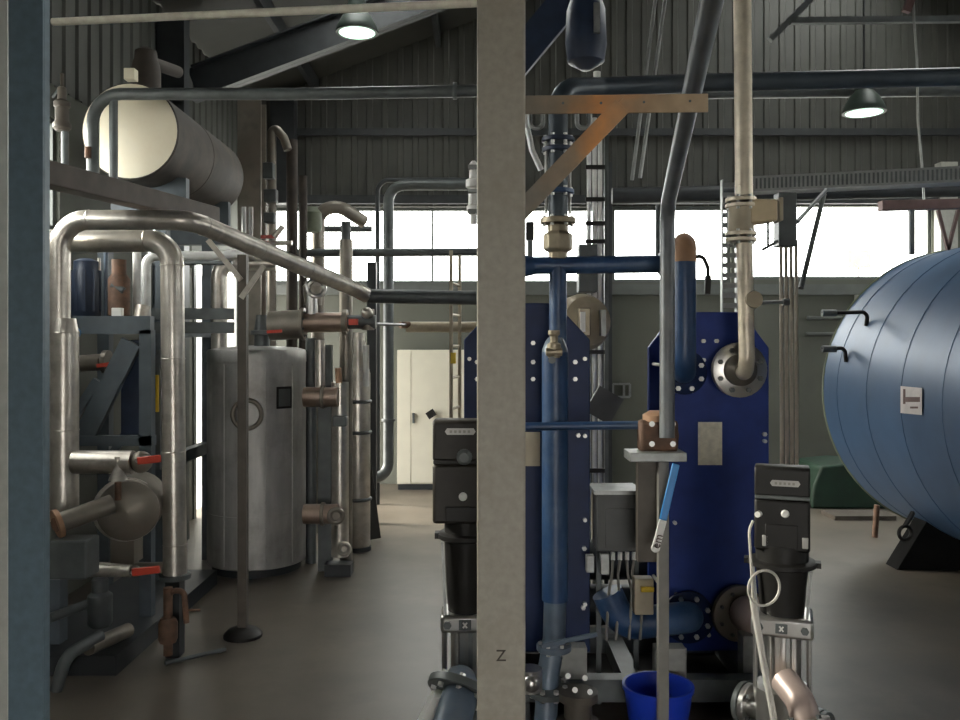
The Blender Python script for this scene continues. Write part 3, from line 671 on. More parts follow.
# tray arm and pipe above the cabinet
pipe('reject_pipe', 'beige grey pipe running level just above the white cabinet', 'pipe', [P(406, 327, 9.0), P(478, 327, 9.0)], .055, m_tan)
simple('valve_rod', 'thin dark rod joining the manifold to the beige grey pipe', 'rod', MB().cyl(P(374, 324, 7.5), P(407, 325, 9.0), .014), m_dsteel)
simple('hose_coupling', 'small red brown coupling on the end of the beige pipe', 'coupling', MB().cyl(P(400, 325, 8.9), P(409, 325, 8.98), .035), m_rust)
# cabinet
cb = MB(); d = 11.85; x0, x1, zt = P(397, 0, d).x, P(481, 0, d).x, P(0, 350, d).z
kab = cb.bb(x0, x1, d + .02, d + .5, .08, zt).build('cabinet', m_cab, smooth=False, bevel=.004)
tag(kab, 'tall cream white metal cabinet against the back wall under the window', 'cabinet')
xm = P(411, 0, d).x
MB().bb(x0 + .005, xm - .006, d, d + .02, .1, zt - .01).build('door', m_cab, kab, smooth=False)
dd = MB().bb(xm + .006, x1 - .005, d, d + .02, .1, zt - .01).build('door', m_cab, kab, smooth=False)
MB().bb(xm + .02, xm + .05, d - .03, d, P(0, 423, d).z, P(0, 413, d).z).build('handle', m_dgrey, dd)
MB().bb(x0 + .01, x1 - .01, d + .04, d + .48, 0, .08).build('plinth', m_dsteel, kab, smooth=False)
ks = MB(); ks.cyl(P(431, 413, d), P(431, 413, d - .06), .03); ks.bar(P(429, 411, d - .06), P(433, 417, d - .06), .02, .12, V((.6, 0, .8)))
ks.build('rotary_switch', m_black, dd)
# ladder
ld = empty('ladder', V((P(455, 0, 8.0).x, 8.0, 0)), 'tan metal ladder standing in front of the white cabinet', 'ladder')
la, lb = V((P(451.5, 0, 8.0).x, 7.9, 0)), V((P(459, 0, 8.0).x, 8.25, 0)); lz = P(0, 252, 8.0).z
for q in (la, lb): MB().bb(q.x - .016, q.x + .016, q.y - .03, q.y + .03, 0, lz).build('rail', m_tan, ld, smooth=False)
for k in range(9): MB().cyl(la + Z * (.25 + .29 * k), lb + Z * (.25 + .29 * k), .014, n=8).build('rung', m_tan, ld)
MB().box(V((la.x + .02, la.y - .035, P(0, 358, 7.9).z)), (.05, .008, .1)).build('yellow_tag', m_yellow, ld)
# lamps
def lamp(label, px_, py_, d, r, hang, tilt=0):
    c = P(px_, py_, d); L = empty('bay_lamp', c, label, 'lamp')
    MB().lathe([(r, 0), (r * 1.02, .015), (r * .93, .07), (r * .7, .17), (r * .42, .24), (r * .4, .38), (.02, .4)], c, Z, 32).build('shade', m_shade, L)
    MB().lathe([(r * .93, -.0), (r * .6, -.018), (.001, -.025)], c + Z * .004, Z, 32).build('diffuser', m_lamp, L)
    MB().cyl(c + Z * .39, V((c.x, c.y, hang)), .012, n=8).build('hanger', m_dsteel, L)
c = P(357, 33, 9.0); lamp('round glowing bay lamp hanging from the roof above the white cabinet', 357, 33, 9.0, .22, zroof(c.x))
c = P(864, 113, 9.4); lamp('round glowing bay lamp hanging above the blue tank', 864, 113, 9.4, .225, zroof(c.x))
# ================================================================ plate heat exchangers
def phe(px0, px1, d, ytop, ybot, m, label, studs, depth):
    a, b = P(px0, 0, d).x, P(px1, 0, d).x; W = b - a; z1, z0 = P(0, ytop, d).z, P(0, ybot, d).z; H = z1 - z0; cx = (a + b) / 2
    r = empty('plate_heat_exchanger', V((cx, d, 0)), label, 'heat exchanger')
    out = [(0, 0), (W, 0), (W, H * .895), (W * .73, H), (W * .27, H), (0, H * .895)]
    MB().prism(out, (a, d, z0), X, Z, Y_ * .05).build('frame_plate', m, r, smooth=False, bevel=.006)
    MB().prism(out, (a, d + depth, z0), X, Z, Y_ * .05).build('pressure_plate', m, r, smooth=False, bevel=.006)
    pk = MB(); N = int((depth - .12) / .02)
    for k in range(N): pk.bb(a + W * .12 + .006 * (k % 2), b - W * .12 - .006 * (k % 2), d + .055 + k * .02, d + .069 + k * .02, z0 + .07, z1 - H * .14)
    pk.bb(a + W * .16, b - W * .16, d + .05, d + depth, z0 + .1, z1 - H * .17)
    pk.build('plate_pack', m_dgrey, r, smooth=False)
    MB().bb(cx - .03, cx + .03, d + .05, d + depth + .35, z1 - .09, z1 - .02).build('carrying_bar', m_phe2, r, smooth=False)
    MB().bb(cx - .02, cx + .02, d + .05, d + depth + .35, z0 + .02, z0 + .06).build('guide_bar', m_galv, r, smooth=False)
    MB().bb(cx - .05, cx + .05, d + depth + .35, d + depth + .42, 0, z1 - .01).build('support_column', m_phe2, r, smooth=False)
    for sx in (a + .03, b - .03):
        for zz in (.14, .38, .62, .84):
            q = V((sx, d - .03, z0 + H * zz)); MB().cyl(q, q + Y_ * (depth + .12), .011, n=8).build('tie_bolt', m_bolt, r)
    for (sx, sy) in studs:
        q = P(sx, sy, d); MB().cyl(q - Y_ * .022, q + Y_ * .01, .013, n=6).build('stud', m_bolt, r)
    for sx in (a + W * .1, b - W * .1): MB().bb(sx - .04, sx + .04, d - .02, d + .08, min(z0, .0), z0 + .02).build('foot', m_plinth if z0 < .3 else m_dsteel, r)
    return r
d1 = 4.75
px1 = phe(464, 590, d1, 303, 652, m_phe2, 'deep blue plate heat exchanger standing half behind the beige post', [(477, 362), (477, 379), (533, 343), (533, 362), (533, 379), (575, 362), (575, 379), (578, 435), (584, 548), (583, 607)], .55)
d2 = 5.0
px2 = phe(669, 769, d2, 312, 651, m_phe, 'bright blue plate heat exchanger with a cream paper label', [(703, 341), (716, 341), (703, 360), (703, 378), (673, 391), (691, 391), (673, 362), (764, 434), (676, 594), (696, 594), (706, 606), (666, 620), (708, 634)], .6)
def paper(p0, p1, d, m, parent, rows, name='paper_label'):
    a, b = P(p0[0], p0[1], d), P(p1[0], p1[1], d)
    L = MB().bb(a.x, b.x, d - .003, d - .0005, b.z, a.z).build(name, m, parent, smooth=False)
    for k in range(rows):
        z = a.z - (a.z - b.z) * (k + 1) / (rows + 1); w = (b.x - a.x)
        MB().bb(a.x + w * .12, b.x - w * (.12 + .3 * (k % 3 == 2)), d - .0036, d - .003, z - .0025, z + .0025).build('print_line', m_gcable, L, smooth=False)
paper((698, 422), (722, 465), d2, m_paper, px2, 0); paper((520, 432), (540, 466), d1, m_tan, px1, 0)

# blue pipework in front of the exchangers
bh = pipe('blue_header', 'blue painted header pipe running level behind the beige post', 'pipe', [P(500, 266, 4.5), P(668, 264, 4.5)], .046, m_bpipe, n=20)
MB().lathe([(.068, 0), (.066, .12), (.046, .2)], P(496, 266, 4.5), X, 20).build('reducer', m_bpipe, bh)
MB().tube([P(558, 266, 4.5), P(558, 345, 4.5)], .046, n=20).build('drop_leg', m_bpipe, bh)
flange(bh, P(661, 264, 4.5), X, .06, .02, m_bgpipe)
v = empty('strainer_valve', P(558, 258, 4.5), 'dull brass coloured valve body on top of the blue header pipe', 'valve')
MB().lathe([(.05, 0), (.05, .035), (.062, .04), (.078, .05), (.078, .125), (.066, .135), (.055, .14), (.055, .18)], P(558, 259, 4.5), Z, 8).build('body', m_brass, v, smooth=False, bevel=.006)
flange(v, P(558, 221, 4.5), Z, .092, .03, m_brass, 6, m_bolt)
rz = pipe('blue_main', 'long blue overhead main turning down to the brass coloured valve', 'pipe', [P(558, 222, 4.5), P(558, 88, 4.5), P(600, 87, 4.7), P(700, 83, 4.9), P(985, 76, 5.0)], .052, m_main, br=.15, n=20)
for yy in (192, 150, 140): flange(rz, P(558, yy, 4.5), Z, .085, .024, m_navy if yy < 180 else m_bpipe, 6, m_bolt)
for k, px_ in enumerate((546, 570)): MB().cyl(P(px_, 214, 4.48), P(px_, 140, 4.48), .007, n=8).build('tie_rod', m_bolt, rz)
for px_, lab in ((536, 'pale U shaped clamp nearest the beige post under the bracket arm'), (583, 'pale U shaped clamp beside the diagonal brace under the bracket arm')):
    u = simple('pipe_clamp', lab, 'clamp', MB().tube([P(px_ - 6, 114, 4.55), P(px_ - 6, 128, 4.55), P(px_ + 7, 128, 4.55), P(px_ + 7, 112, 4.55)], .012, .03), m_galv)
pipe('flexible_hose', 'white slanting hose just right of the beige post', 'hose', [P(524, 112, 5.2), P(532, 150, 5.2), P(541, 170, 5.2)], .018, m_whitepipe)
lp = empty('inlet_pipe', P(555, 645, 4.45), 'tall dusty blue inlet pipe standing before the deep blue exchanger', 'pipe')
MB().tube([P(555, 352, 4.45), P(555, 600, 4.45)], .068, n=24).build('pipe_body', m_bpipe, lp)
MB().lathe([(.068, 0), (.066, .02), (.05, .06), (.035, .08)], P(555, 353, 4.45), Z, 20).build('cap', m_bgpipe, lp)
MB().tube([P(555, 600, 4.45), P(554, 640, 4.45), P(548, 675, 4.4), P(545, 735, 4.35)], .058, .2, n=22).build('bend', m_bgpipe, lp)
flange(lp, P(548, 688, 4.38), Z + Y_ * -.15, .115, .03, m_dgrey, 8, m_bolt, br=.014)
flange(lp, P(554, 647, 4.44), Z, .09, .03, m_bgpipe, 6, m_bolt)
va = MB(); va.lathe([(.03, 0), (.036, .02), (.036, .07), (.02, .08), (.02, .11), (.03, .12), (.03, .14)], P(554, 358, 4.36), Z, 14)
vv = simple('air_valve', 'small brass air valve on top of the dusty blue inlet pipe', 'valve', va, m_brass)
MB().tube([P(546, 352, 4.34), P(562, 352, 4.34)], .02).build('port', m_brass, vv); MB().cyl(P(552, 360, 4.33), P(552, 360, 4.27), .018).build('plug', m_dgrey, vv)
pipe('crossing_pipe', 'thin blue pipe running level to the rusty flange', 'pipe', [P(500, 427, 4.3), P(645, 425, 4.25)], .021, m_bpipe)
# gauge housing and hanging cable rack between the exchangers
gh = empty('pump_housing', P(592, 330, 6.0), 'bronze coloured round housing with a bright window between the exchangers', 'housing')
MB().lathe([(.05, -.1), (.17, -.07), (.2, .0), (.2, .12), (.12, .2)], P(584, 322, 6.0), V((.3, -1, .1)) * -1, 28).build('round_body', m_tan, gh)
MB().bb(P(578, 0, 5.85).x, P(590, 0, 5.85).x, 5.8, 5.88, P(0, 336, 5.85).z, P(0, 308, 5.85).z).build('window_box', m_brass, gh, bevel=.008)
MB().bb(P(580, 0, 5.8).x, P(585, 0, 5.8).x, 5.775, 5.8, P(0, 332, 5.8).z, P(0, 312, 5.8).z).build('bright_window', m_white, gh)
MB().bb(P(600, 0, 5.9).x, P(605, 0, 5.9).x, 5.85, 5.95, P(0, 336, 5.9).z, P(0, 310, 5.9).z).build('bracket', m_galv, gh)
cr = empty('cable_rack', V((P(596, 0, 6.4).x, 6.4, 0)), 'upright rack of pale pipes with black clamps between the exchangers', 'rack')
for px_ in (589, 594.5, 600): MB().cyl(V((P(px_, 0, 6.4).x, 6.4, 0)), P(px_, 152 if px_ < 592 else 118, 6.4), .017, n=12).build('rack_pipe', m_whitepipe, cr)
for py_ in (168, 200, 224, 242, 352, 410, 470): MB().bb(P(585, 0, 6.4).x, P(604, 0, 6.4).x, 6.36, 6.38, P(0, py_ + 2, 6.4).z, P(0, py_ - 2, 6.4).z).build('clamp', m_black, cr)
MB().bb(P(604, 0, 6.45).x, P(608, 0, 6.45).x, 6.42, 6.46, 0, P(0, 128, 6.45).z).build('rack_post', m_dgrey, cr)
simple('junction_box', 'grey junction box over the blue header on the pale pipe rack', 'box', MB().bb(P(579, 0, 6.2).x, P(598, 0, 6.2).x, 6.2, 6.35, P(0, 292, 6.2).z, P(0, 244, 6.2).z), m_dgrey, bevel=.008)
tp = MB(); tp.bar(P(592, 398, 5.9), P(616, 412, 5.9), .04, .2, V((.5, 0, .86)))
simple('tilted_plate', 'grey plate tilted like a diamond beside the pale pipe rack', 'plate', tp, m_box, smooth=False)
wsx = MB(); 
for a_, b_ in (((613, 384), (630, 384)), ((613, 397), (630, 397)), ((613, 384), (613, 397)), ((630, 384), (630, 397)), ((624, 384), (624, 397))): wsx.bar(P(*a_, YB - .02), P(*b_, YB - .02), .03, .025, Y_)
simple('wall_socket_frame', 'small pale framed socket on the back wall', 'socket', wsx, m_galv, smooth=False)

# rising pipe that comes overhead towards the viewer and drops to the rusty flange
dp = pipe('drop_pipe', 'long grey pipe slanting down from overhead to the rusty flange', 'pipe', [P(722, -60, 2.3), P(712, 0, 2.55), P(667.5, 205, 4.2), P(667, 438, 4.1)], .036, m_drop, br=.12, n=18)
pipe('drop_pipe', 'dark slim pipe tucked behind the bend of the grey drop pipe', 'pipe', [P(659, 205, 4.7), P(659, 262, 4.7)], .02, m_dgrey)
rf_ = empty('rusty_flange', P(660, 452, 4.2), 'rusty bolted flange pair on the galvanised stand plate', 'flange')
MB().bb(P(641, 0, 4.15).x, P(680, 0, 4.15).x, 4.17, 4.27, P(0, 452, 4.2).z, P(0, 420, 4.2).z).build('flange_body', m_rust, rf_, bevel=.02)
MB().lathe([(.095, 0), (.095, .03), (.06, .04), (.055, .1)], P(660, 436, 4.3), Y_, 24).build('hub', m_rust, rf_)
MB().lathe([(.07, 0), (.07, .03), (.04, .05)], P(657, 421, 4.22), Z, 18).build('collar', m_cap, rf_)
for q in ((652, 424), (673, 424), (652, 444), (673, 444)): MB().cyl(P(*q, 4.13), P(*q, 4.18), .014, n=8).build('bolt', m_bolt, rf_)
st = empty('pipe_stand', V((P(663, 0, 4.15).x, 4.15, 0)), 'slim grey pipe stand with a galvanised top plate', 'stand')
MB().bb(P(630, 0, 4.1).x, P(687, 0, 4.1).x, 4.1, 4.28, P(0, 462, 4.1).z, P(0, 453, 4.1).z).build('cap_plate', m_galv, st, bevel=.003)
MB().bb(P(658, 0, 4.15).x, P(668, 0, 4.15).x, 4.13, 4.18, .01, P(0, 462, 4.1).z).build('leg', m_gcable, st, smooth=False)
MB().bb(P(645, 0, 4.15).x, P(681, 0, 4.15).x, 4.06, 4.24, 0, .012).build('foot_plate', m_dsteel, st)
MB().bb(P(638, 0, 4.22).x, P(661, 0, 4.22).x, 4.22, 4.28, P(0, 562, 4.22).z, P(0, 462, 4.22).z).build('cable_channel', m_brownsteel, st, smooth=False)
lv = empty('valve_lever', P(664, 512, 4.05), 'blue valve lever with a white lettered end by the pipe stand', 'lever')
a_, b_, c_ = P(676, 464, 4.06), P(663, 520, 4.04), P(655.5, 548, 4.04)
MB().bar(a_, b_, .012, .036, V((1, 0, .2))).build('blue_grip', m_lblue, lv, bevel=.005)
e_ = MB(); e_.bar(b_, c_, .012, .036, V((1, 0, .2))); e_.cyl(c_ - Y_ * .006, c_ + Y_ * .006, .021); e_.build('white_end', m_white, lv, bevel=.003)
w_ = (b_ - c_).normalized(); text('em', .055, (c_ * .75 + b_ * .25) - Y_ * .0075, w_, V((-w_.z, 0, w_.x)), m_print, lv)

# blue outlet on the bright exchanger
bo = empty('outlet_pipe', P(684, 395, 4.88), 'thick blue outlet pipe with a rust stained bend on the bright exchanger', 'pipe')
MB().tube([P(684, 372, 5.0), P(684, 372, 4.8), P(684, 246, 4.8), P(684, 243, 5.6)], .066, .12, n=24).build('pipe_body', m_bpipe, bo)
MB().tube([P(684, 262, 4.8), P(684, 246, 4.8), P(684, 244, 5.3)], .0672, .115, n=24).build('stained_bend', m_cap, bo)
flange(bo, P(684, 372, 4.97), Y_, .13, .035, m_phe2, 8, m_bolt, br=.015)
sp_ = MB().tube([P(694, 257, 4.78), P(703, 256, 4.78), P(708, 268, 4.78), P(708, 292, 4.78)], .011, .04).build('hanging_cable', m_black)
tag(sp_, 'short black cable hanging off the rust stained pipe bend', 'cable')
MB().bar(P(708, 276, 4.77), P(707, 294, 4.77), .03, .03).build('plug', m_black, sp_)
# blue lower elbow + control box
be = empty('elbow_pipe', P(660, 636, 4.75), 'fat blue elbow pipe low in front of the bright exchanger', 'pipe')
MB().tube([P(688, 617, 5.0), P(688, 617, 4.69), P(622, 625, 4.69), P(607, 592, 4.69)], .085, .16, n=24).build('pipe_body', m_bpipe, be)
flange(be, P(688, 617, 4.97), Y_, .15, .03, m_phe2, 8, m_bolt, br=.015)
cbx = empty('control_box', P(620, 552, 4.6), 'dark grey control box with a pale top edge between the exchangers', 'box')
MB().bb(P(597, 0, 4.6).x, P(641, 0, 4.6).x, 4.6, 4.8, P(0, 552, 4.6).z, P(0, 493, 4.6).z).build('housing', m_box, cbx, bevel=.008)
MB().bb(P(594, 0, 4.57).x, P(641, 0, 4.57).x, 4.56, 4.82, P(0, 494.5, 4.57).z, P(0, 490.5, 4.57).z).build('lid', m_galv, cbx)
MB().bb(P(605, 0, 4.6).x, P(638, 0, 4.6).x, 4.592, 4.6, P(0, 548, 4.6).z, P(0, 508, 4.6).z).build('door', m_box, cbx, bevel=.002)
for px_ in (603, 613, 620, 627, 634): MB().cyl(P(px_, 552, 4.7), P(px_, 560, 4.7), .012, n=10).build('cable_gland', m_white if px_ > 612 else m_galv, cbx)
MB().bb(P(598, 0, 4.72).x, P(603, 0, 4.72).x, 4.785, 4.8, 0, P(0, 550, 4.72).z).build('leg', m_dgrey, cbx, smooth=False)
MB().bb(P(636, 0, 4.72).x, P(641, 0, 4.72).x, 4.785, 4.8, 0, P(0, 550, 4.72).z).build('leg', m_dgrey, cbx, smooth=False)
for k, (a0, a1, lab) in enumerate(((613, 606, 'first grey cable curling down under the control box'), (620, 616, 'second grey cable curling down under the control box'), (627, 629, 'third grey cable curling down under the control box'), (634, 640, 'grey cable under the control box next to the yellow tag'))):
    pipe('power_cable', lab, 'cable', [P(a0, 560, 4.68), P(a0 + random.uniform(-3, 3), 575, 4.66), P(a1 + 3, 592, 4.64), P(a1, 640, 4.6)], .008, m_gcable, br=.05)
for (x0_, x1_, y0_, y1_, lab) in ((586, 594, 555, 572, 'pale small terminal box hung at the side of the control box'), (600, 609, 553, 574, 'wider pale terminal box hung under the control box corner')):
    simple('terminal_box', lab, 'box', MB().bb(P(x0_, 0, 4.62).x, P(x1_, 0, 4.62).x, 4.6, 4.65, P(0, y1_, 4.62).z, P(0, y0_, 4.62).z), m_galv, bevel=.004)
pw = empty('actuator_box', P(643, 612, 4.6), 'pale actuator box with a yellow tag under the control box', 'box')
MB().bb(P(634, 0, 4.6).x, P(653, 0, 4.6).x, 4.58, 4.66, P(0, 614, 4.6).z, P(0, 578, 4.6).z).build('housing', m_tan, pw, bevel=.006)
MB().bb(P(641, 0, 4.57).x, P(654, 0, 4.57).x, 4.562, 4.58, P(0, 592, 4.57).z, P(0, 587, 4.57).z).build('yellow_tag', m_yellow, pw, bevel=.003)
# base frame and blocks
bf = empty('base_frame', V((P(640, 0, 4.7).x, 4.7, 0)), 'grey brown steel base frame under the two heat exchangers', 'frame')
xa, xb = P(500, 0, 4.55).x, P(772, 0, 4.55).x
MB().bb(xa + .05, xb - .05, 4.67, 5.3, .07, .1).build('shade_plate', m_black, bf, smooth=False)  # black sheet added to stand in for shade under the frame
MB().bb(xa, xb, 4.57, 4.67, .1, .22).build('rail', m_dgrey, bf, smooth=False, bevel=.004)
MB().bb(xa, xb, 5.3, 5.42, .1, .22).build('rail', m_dgrey, bf, smooth=False, bevel=.004)
for xx in (xa + .05, (xa + xb) / 2, xb - .05): MB().bb(xx - .05, xx + .05, 4.67, 5.3, .1, .2).build('rail', m_dgrey, bf, smooth=False)
for xx in (xa + .1, xb - .1):
    for yy in (4.62, 5.36): MB().bb(xx - .06, xx + .06, yy - .05, yy + .05, 0, .1).build('foot', m_dsteel, bf, smooth=False)
for (x0_, x1_, y0_, y1_, lab) in ((657, 688, 651, 676, 'pale square block in front of the blue elbow pipe'), (560, 588, 650, 668, 'pale square block beside the dusty inlet pipe foot'), (726, 742, 706, 724, 'pale block on the floor left of the black headed pump')):
    z1_ = P(0, y0_, 4.54).z; z0_ = P(0, y1_, 4.54).z
    simple('concrete_block', lab, 'block', MB().bb(P(x0_, 0, 4.54).x, P(x1_, 0, 4.54).x, 4.57 - (.4 if y0_ > 700 else 0), 4.67 - (.4 if y0_ > 700 else 0), .22 if y0_ < 700 else 0, z1_ if y0_ < 700 else .2), m_plinth, bevel=.006, smooth=False)
simple('lever_bar', 'blue grey flat bar slanting across the base of the deep blue exchanger', 'bar', MB().bar(P(542, 646, 4.28), P(597, 634, 4.3), .02, .018), m_bgpipe, smooth=False)
fl_ = MB(); 
ff = empty('floor_valve', P(575, 700, 4.3), 'dark bolted floor valve beside the dusty inlet pipe foot', 'valve')
MB().lathe([(.1, 0), (.11, .02), (.11, .1), (.07, .12), (.07, .2), (.1, .21), (.1, .25)], V((P(578, 0, 4.3).x, 4.3, .02)), Z, 20).build('body', m_brownsteel, ff)
for q in ((568, 676), (585, 678), (575, 690), (590, 692)): MB().cyl(P(*q, 4.17), P(*q, 4.22), .014, n=8).build('bolt', m_bolt, ff)
mp = MB().tube([P(530, 668, 4.2), P(530, 690, 4.2)], .06); mp.ball(P(531, 682, 4.17), .05)
simple('check_valve', 'bright bolted check valve beside the beige post foot', 'valve', mp, m_stain)
# bucket
bk = MB(); bc = V((P(658, 0, 4.37).x, 4.37, .0)); br_, hh = .172, P(0, 690, 4.37).z + .03
bk.lathe([(.001, 0), (br_ * .78, .0), (br_, hh - .02), (br_ * 1.05, hh - .02), (br_ * 1.05, hh), (br_ * .97, hh), (br_ * .76, .012), (.001, .012)], bc, Z, 36)
bu = simple('bucket', 'royal blue plastic bucket standing at the foot of the pipe stand', 'bucket', bk, m_bucket)
for zz, lab in ((.16, 'dark filler pipe added low behind the two exchangers to cover lit floor'), (.48, 'dark filler pipe added just over the low one to cover lit floor')):
    pipe('filler_pipe', lab, 'pipe', [V((.45, 6.1, zz)), V((1.75, 6.1, zz))], .14, m_dsteel, n=20)  # dark pair added to darken the bright floor gap between the exchangers
wv = empty('steam_trap', P(473, 222, 4.9), 'white stacked steam trap peeking out beside the beige post at window height', 'valve')
MB().lathe([(.02, 0), (.02, .06), (.04, .065), (.04, .1), (.03, .11), (.03, .2), (.045, .21), (.045, .25), (.025, .26), (.025, .34), (.01, .36)], P(473.5, 224, 4.9), Z, 18).build('body', m_white, wv)
for yy in (168, 192, 212): MB().bb(P(468, 0, 4.9).x, P(480, 0, 4.9).x, 4.86, 4.94, P(0, yy + 2, 4.9).z, P(0, yy - 2, 4.9).z).build('flange', m_galv, wv, smooth=False)
sv2 = empty('solenoid_valve', P(530, 244, 4.75), 'small black solenoid valve just above the blue header by the beige post', 'valve')
MB().bb(P(526, 0, 4.75).x, P(534, 0, 4.75).x, 4.73, 4.8, P(0, 240, 4.75).z, P(0, 222, 4.75).z).build('coil', m_black, sv2, bevel=.005)
MB().cyl(P(530, 258, 4.75), P(530, 238, 4.75), .016).build('stem', m_dgrey, sv2)
# ================================================================ cream grey riser with actuator and flanged elbow
d = 4.62
cr_ = empty('cream_riser', P(745, 398, d), 'cream grey riser pipe with a flanged elbow into the bright exchanger', 'pipe')
MB().tube([P(742, -40, d), P(744, 196, d)], .047, n=22, seams=1.2).build('pipe_body', m_creampipe, cr_)
MB().tube([P(744.5, 243, d), P(747, 372, d), P(738, 373, d + .32)], .042, .1, n=22).build('pipe_body', m_creampipe, cr_)
f_ = flange(cr_, P(739, 370, 4.86), Y_, .155, .04, m_stain, 8, m_dgrey, br=.015)
MB().lathe([(.088, 0), (.088, .05), (.052, .09)], P(739, 370, 4.84), -Y_, 28).build('weld_neck', m_clad2, cr_)
MB().lathe([(.05, .0), (.05, .02), (.045, .05)], P(751, 300, d - .0), V((.1, -1, 0)) * 1, 18).build('branch_boss', m_tan, cr_)
MB().cyl(P(753, 303, d), P(786, 302, d + .1), .011, n=10).build('branch_rod', m_galv, cr_)
MB().cyl(P(783, 302, d + .1), P(789, 302, d + .1), .02, n=10).build('branch_knob', m_dgrey, cr_)
bv = empty('butterfly_valve', P(742, 241, d), 'beige motorised butterfly valve high on the cream grey riser', 'valve')
MB().cyl(P(741, 234, d), P(741, 204, d), .068, n=26).build('valve_body', m_tan, bv)
for y0_, in ((200,), (206,), (234,), (240,)): flange(bv, P(741, y0_, d), Z, .082, .02, m_creampipe, 6, m_bolt)
ab = MB(); ab.prism([(0, 0), (.15, .02), (.15, .135), (0, .135)], P(750, 224, d - .06), X, Z, Y_ * .12); ab.build('actuator_box', m_beige, bv, bevel=.012)
MB().bb(P(776, 0, d).x, P(780, 0, d).x, d - .055, d + .055, P(0, 222, d).z, P(0, 199, d).z).build('end_cover', m_tan, bv, bevel=.004)
MB().cyl(P(768, 222, d), P(768, 246, d), .007, n=8).build('sensor_cable', m_black, bv)
MB().cyl(P(762, 250, d), P(778, 241, d), .008, n=8).build('hand_lever', m_dgrey, bv)

# trays, conduits and small steel at the right
def tray(name, label, p, q, w, side, m=m_galv):
    """perforated cable tray: two side strips and rungs"""
    p, q = V(p), V(q); t = empty(name, p, label, 'cable tray'); dr_ = (q - p).normalized(); s_ = V(side).normalized()
    for k in (-1, 1): MB().bar(p + s_ * k * w / 2, q + s_ * k * w / 2, .008, .05, Y_ if abs(dr_.z) > .9 else Z).build('rail', m, t, smooth=False)
    L = (q - p).length; N = int(L / .07); r = MB()
    for k in range(N): r.bar(p + dr_ * (k + .5) * L / N - s_ * w / 2, p + dr_ * (k + .5) * L / N + s_ * w / 2, .035, .004, Y_ if abs(dr_.z) > .9 else Z)
    r.build('perforated_base', m, t, smooth=False); return t
t_ = P(729, 180, 6.0); tray('cable_tray', 'upright perforated tray behind the cream grey riser', V((t_.x, 6.0, .0)), t_, .1, X)
# perforated horizontal tray seen from the side
ht = empty('cable_tray', P(752, 190, 7.5), 'level perforated tray running right below the window head', 'cable tray')
a_, b_ = P(752, 182, 7.5), P(1010, 180, 7.5 * 163 / 165)
a_ = P(750, 184, 7.4); b_ = P(1000, 172, 6.95)
MB().bar(a_, b_, .012, .13).build('rail', m_galv, ht, smooth=False)
MB().bar(a_ + Y_ * .2, b_ + Y_ * .2, .012, .13).build('rail', m_galv, ht, smooth=False)
MB().bar(a_ + Y_ * .1 - Z * .06, b_ + Y_ * .1 - Z * .06, .2, .006).build('tray_base', m_galv, ht, smooth=False)
r_ = MB(); N = 56
for k in range(N): q = a_.lerp(b_, (k + .5) / N); r_.bb(q.x - .009, q.x + .009, q.y - .008, q.y - .0065, q.z - .045, q.z + .045)
r_.build('slot', m_dgrey, ht, smooth=False)
ht.children[-1]['kind'] = 'stuff'
pipe('window_head_pipe', 'dark pipe running level right along the window head', 'pipe', [P(612, 196, 10.5), P(985, 188, 10.3)], .1, m_dsteel)
pipe('wall_pipe', 'dark pipe along the back wall behind the bracket arm', 'pipe', [P(600, 92, 9.6), P(985, 88, 9.6)], .09, m_dgrey)
pw_ = empty('conduit_box', P(788, 244, 6.2), 'dark grey box from which the beige conduits drop', 'box')
MB().bb(P(779, 0, 6.2).x, P(797, 0, 6.2).x, 6.2, 6.32, P(0, 246, 6.2).z, P(0, 192, 6.2).z).build('housing', m_dgrey, pw_, bevel=.006)
ords = ('nearest the cream riser', 'second from the cream riser', 'third from the cream riser', 'nearest the blue tank')
for k, px_ in enumerate((782.5, 787.5, 792.5, 797.5)):
    simple('conduit', 'beige conduit falling behind the black headed pump, ' + ords[k], 'conduit', MB().cyl(V((P(px_, 0, 6.26).x, 6.26, 0)), P(px_ - 1.5, 240, 6.26), .0135, n=12), m_cond, group='beige conduits behind the pump')
simple('diagonal_strut', 'thin dark strut rising right from the grey conduit box', 'strut', MB().cyl(P(797, 222, 6.3), P(826, 190, 6.9), .016), m_dgrey)
simple('diagonal_strut', 'long thin dark strut standing steep across the window', 'strut', MB().cyl(P(801, 288, 6.6), P(824, 194, 7.0), .02), m_dgrey)

# ================================================================ big blue tank
yt0, yt1 = 3.2, 8.5
R = 140 / F * yt1; c1 = P(963, 390, yt1); cx, cz = c1.x, c1.z
prof = [(.001, -.35), (R * .6, -.3), (R * .9, -.16), (R, 0)]
L = yt1 - yt0; k = 0.0
while k < L - .05:
    prof += [(R, k + .004), (R * 1.003, k + .006), (R * 1.003, k + .035), (R, k + .037)]; k += .62
prof += [(R, L), (R * .985, L + .02), (R * .9, L + .12), (R * .6, L + .22), (.001, L + .27)]
tk2 = MB().lathe(prof, V((cx, yt0, cz)), Y_, 72).build('storage_tank', m_vessel)
tag(tk2, 'huge blue clad horizontal storage tank with a paper label', 'tank')
MB().ring(V((cx, yt1 + .0, cz)), Y_, R * 1.0, .012, 72, 8).build('end_rim', mat('olive rim', (.18, .2, .12), .5), tk2)
m_sad = mat('matt black saddle', (.01, .01, .01), .9, 0, .2, 8, spec=.05)
for yy in (7.64, 4.3):
    h = .72
    s_ = MB().prism([(-1.07, 0), (1.07, 0), (.63, h), (-.63, h)], (cx, yy, 0), X, Z, Y_ * .22)
    s_.build('saddle', m_sad, tk2, smooth=False, bevel=.006)
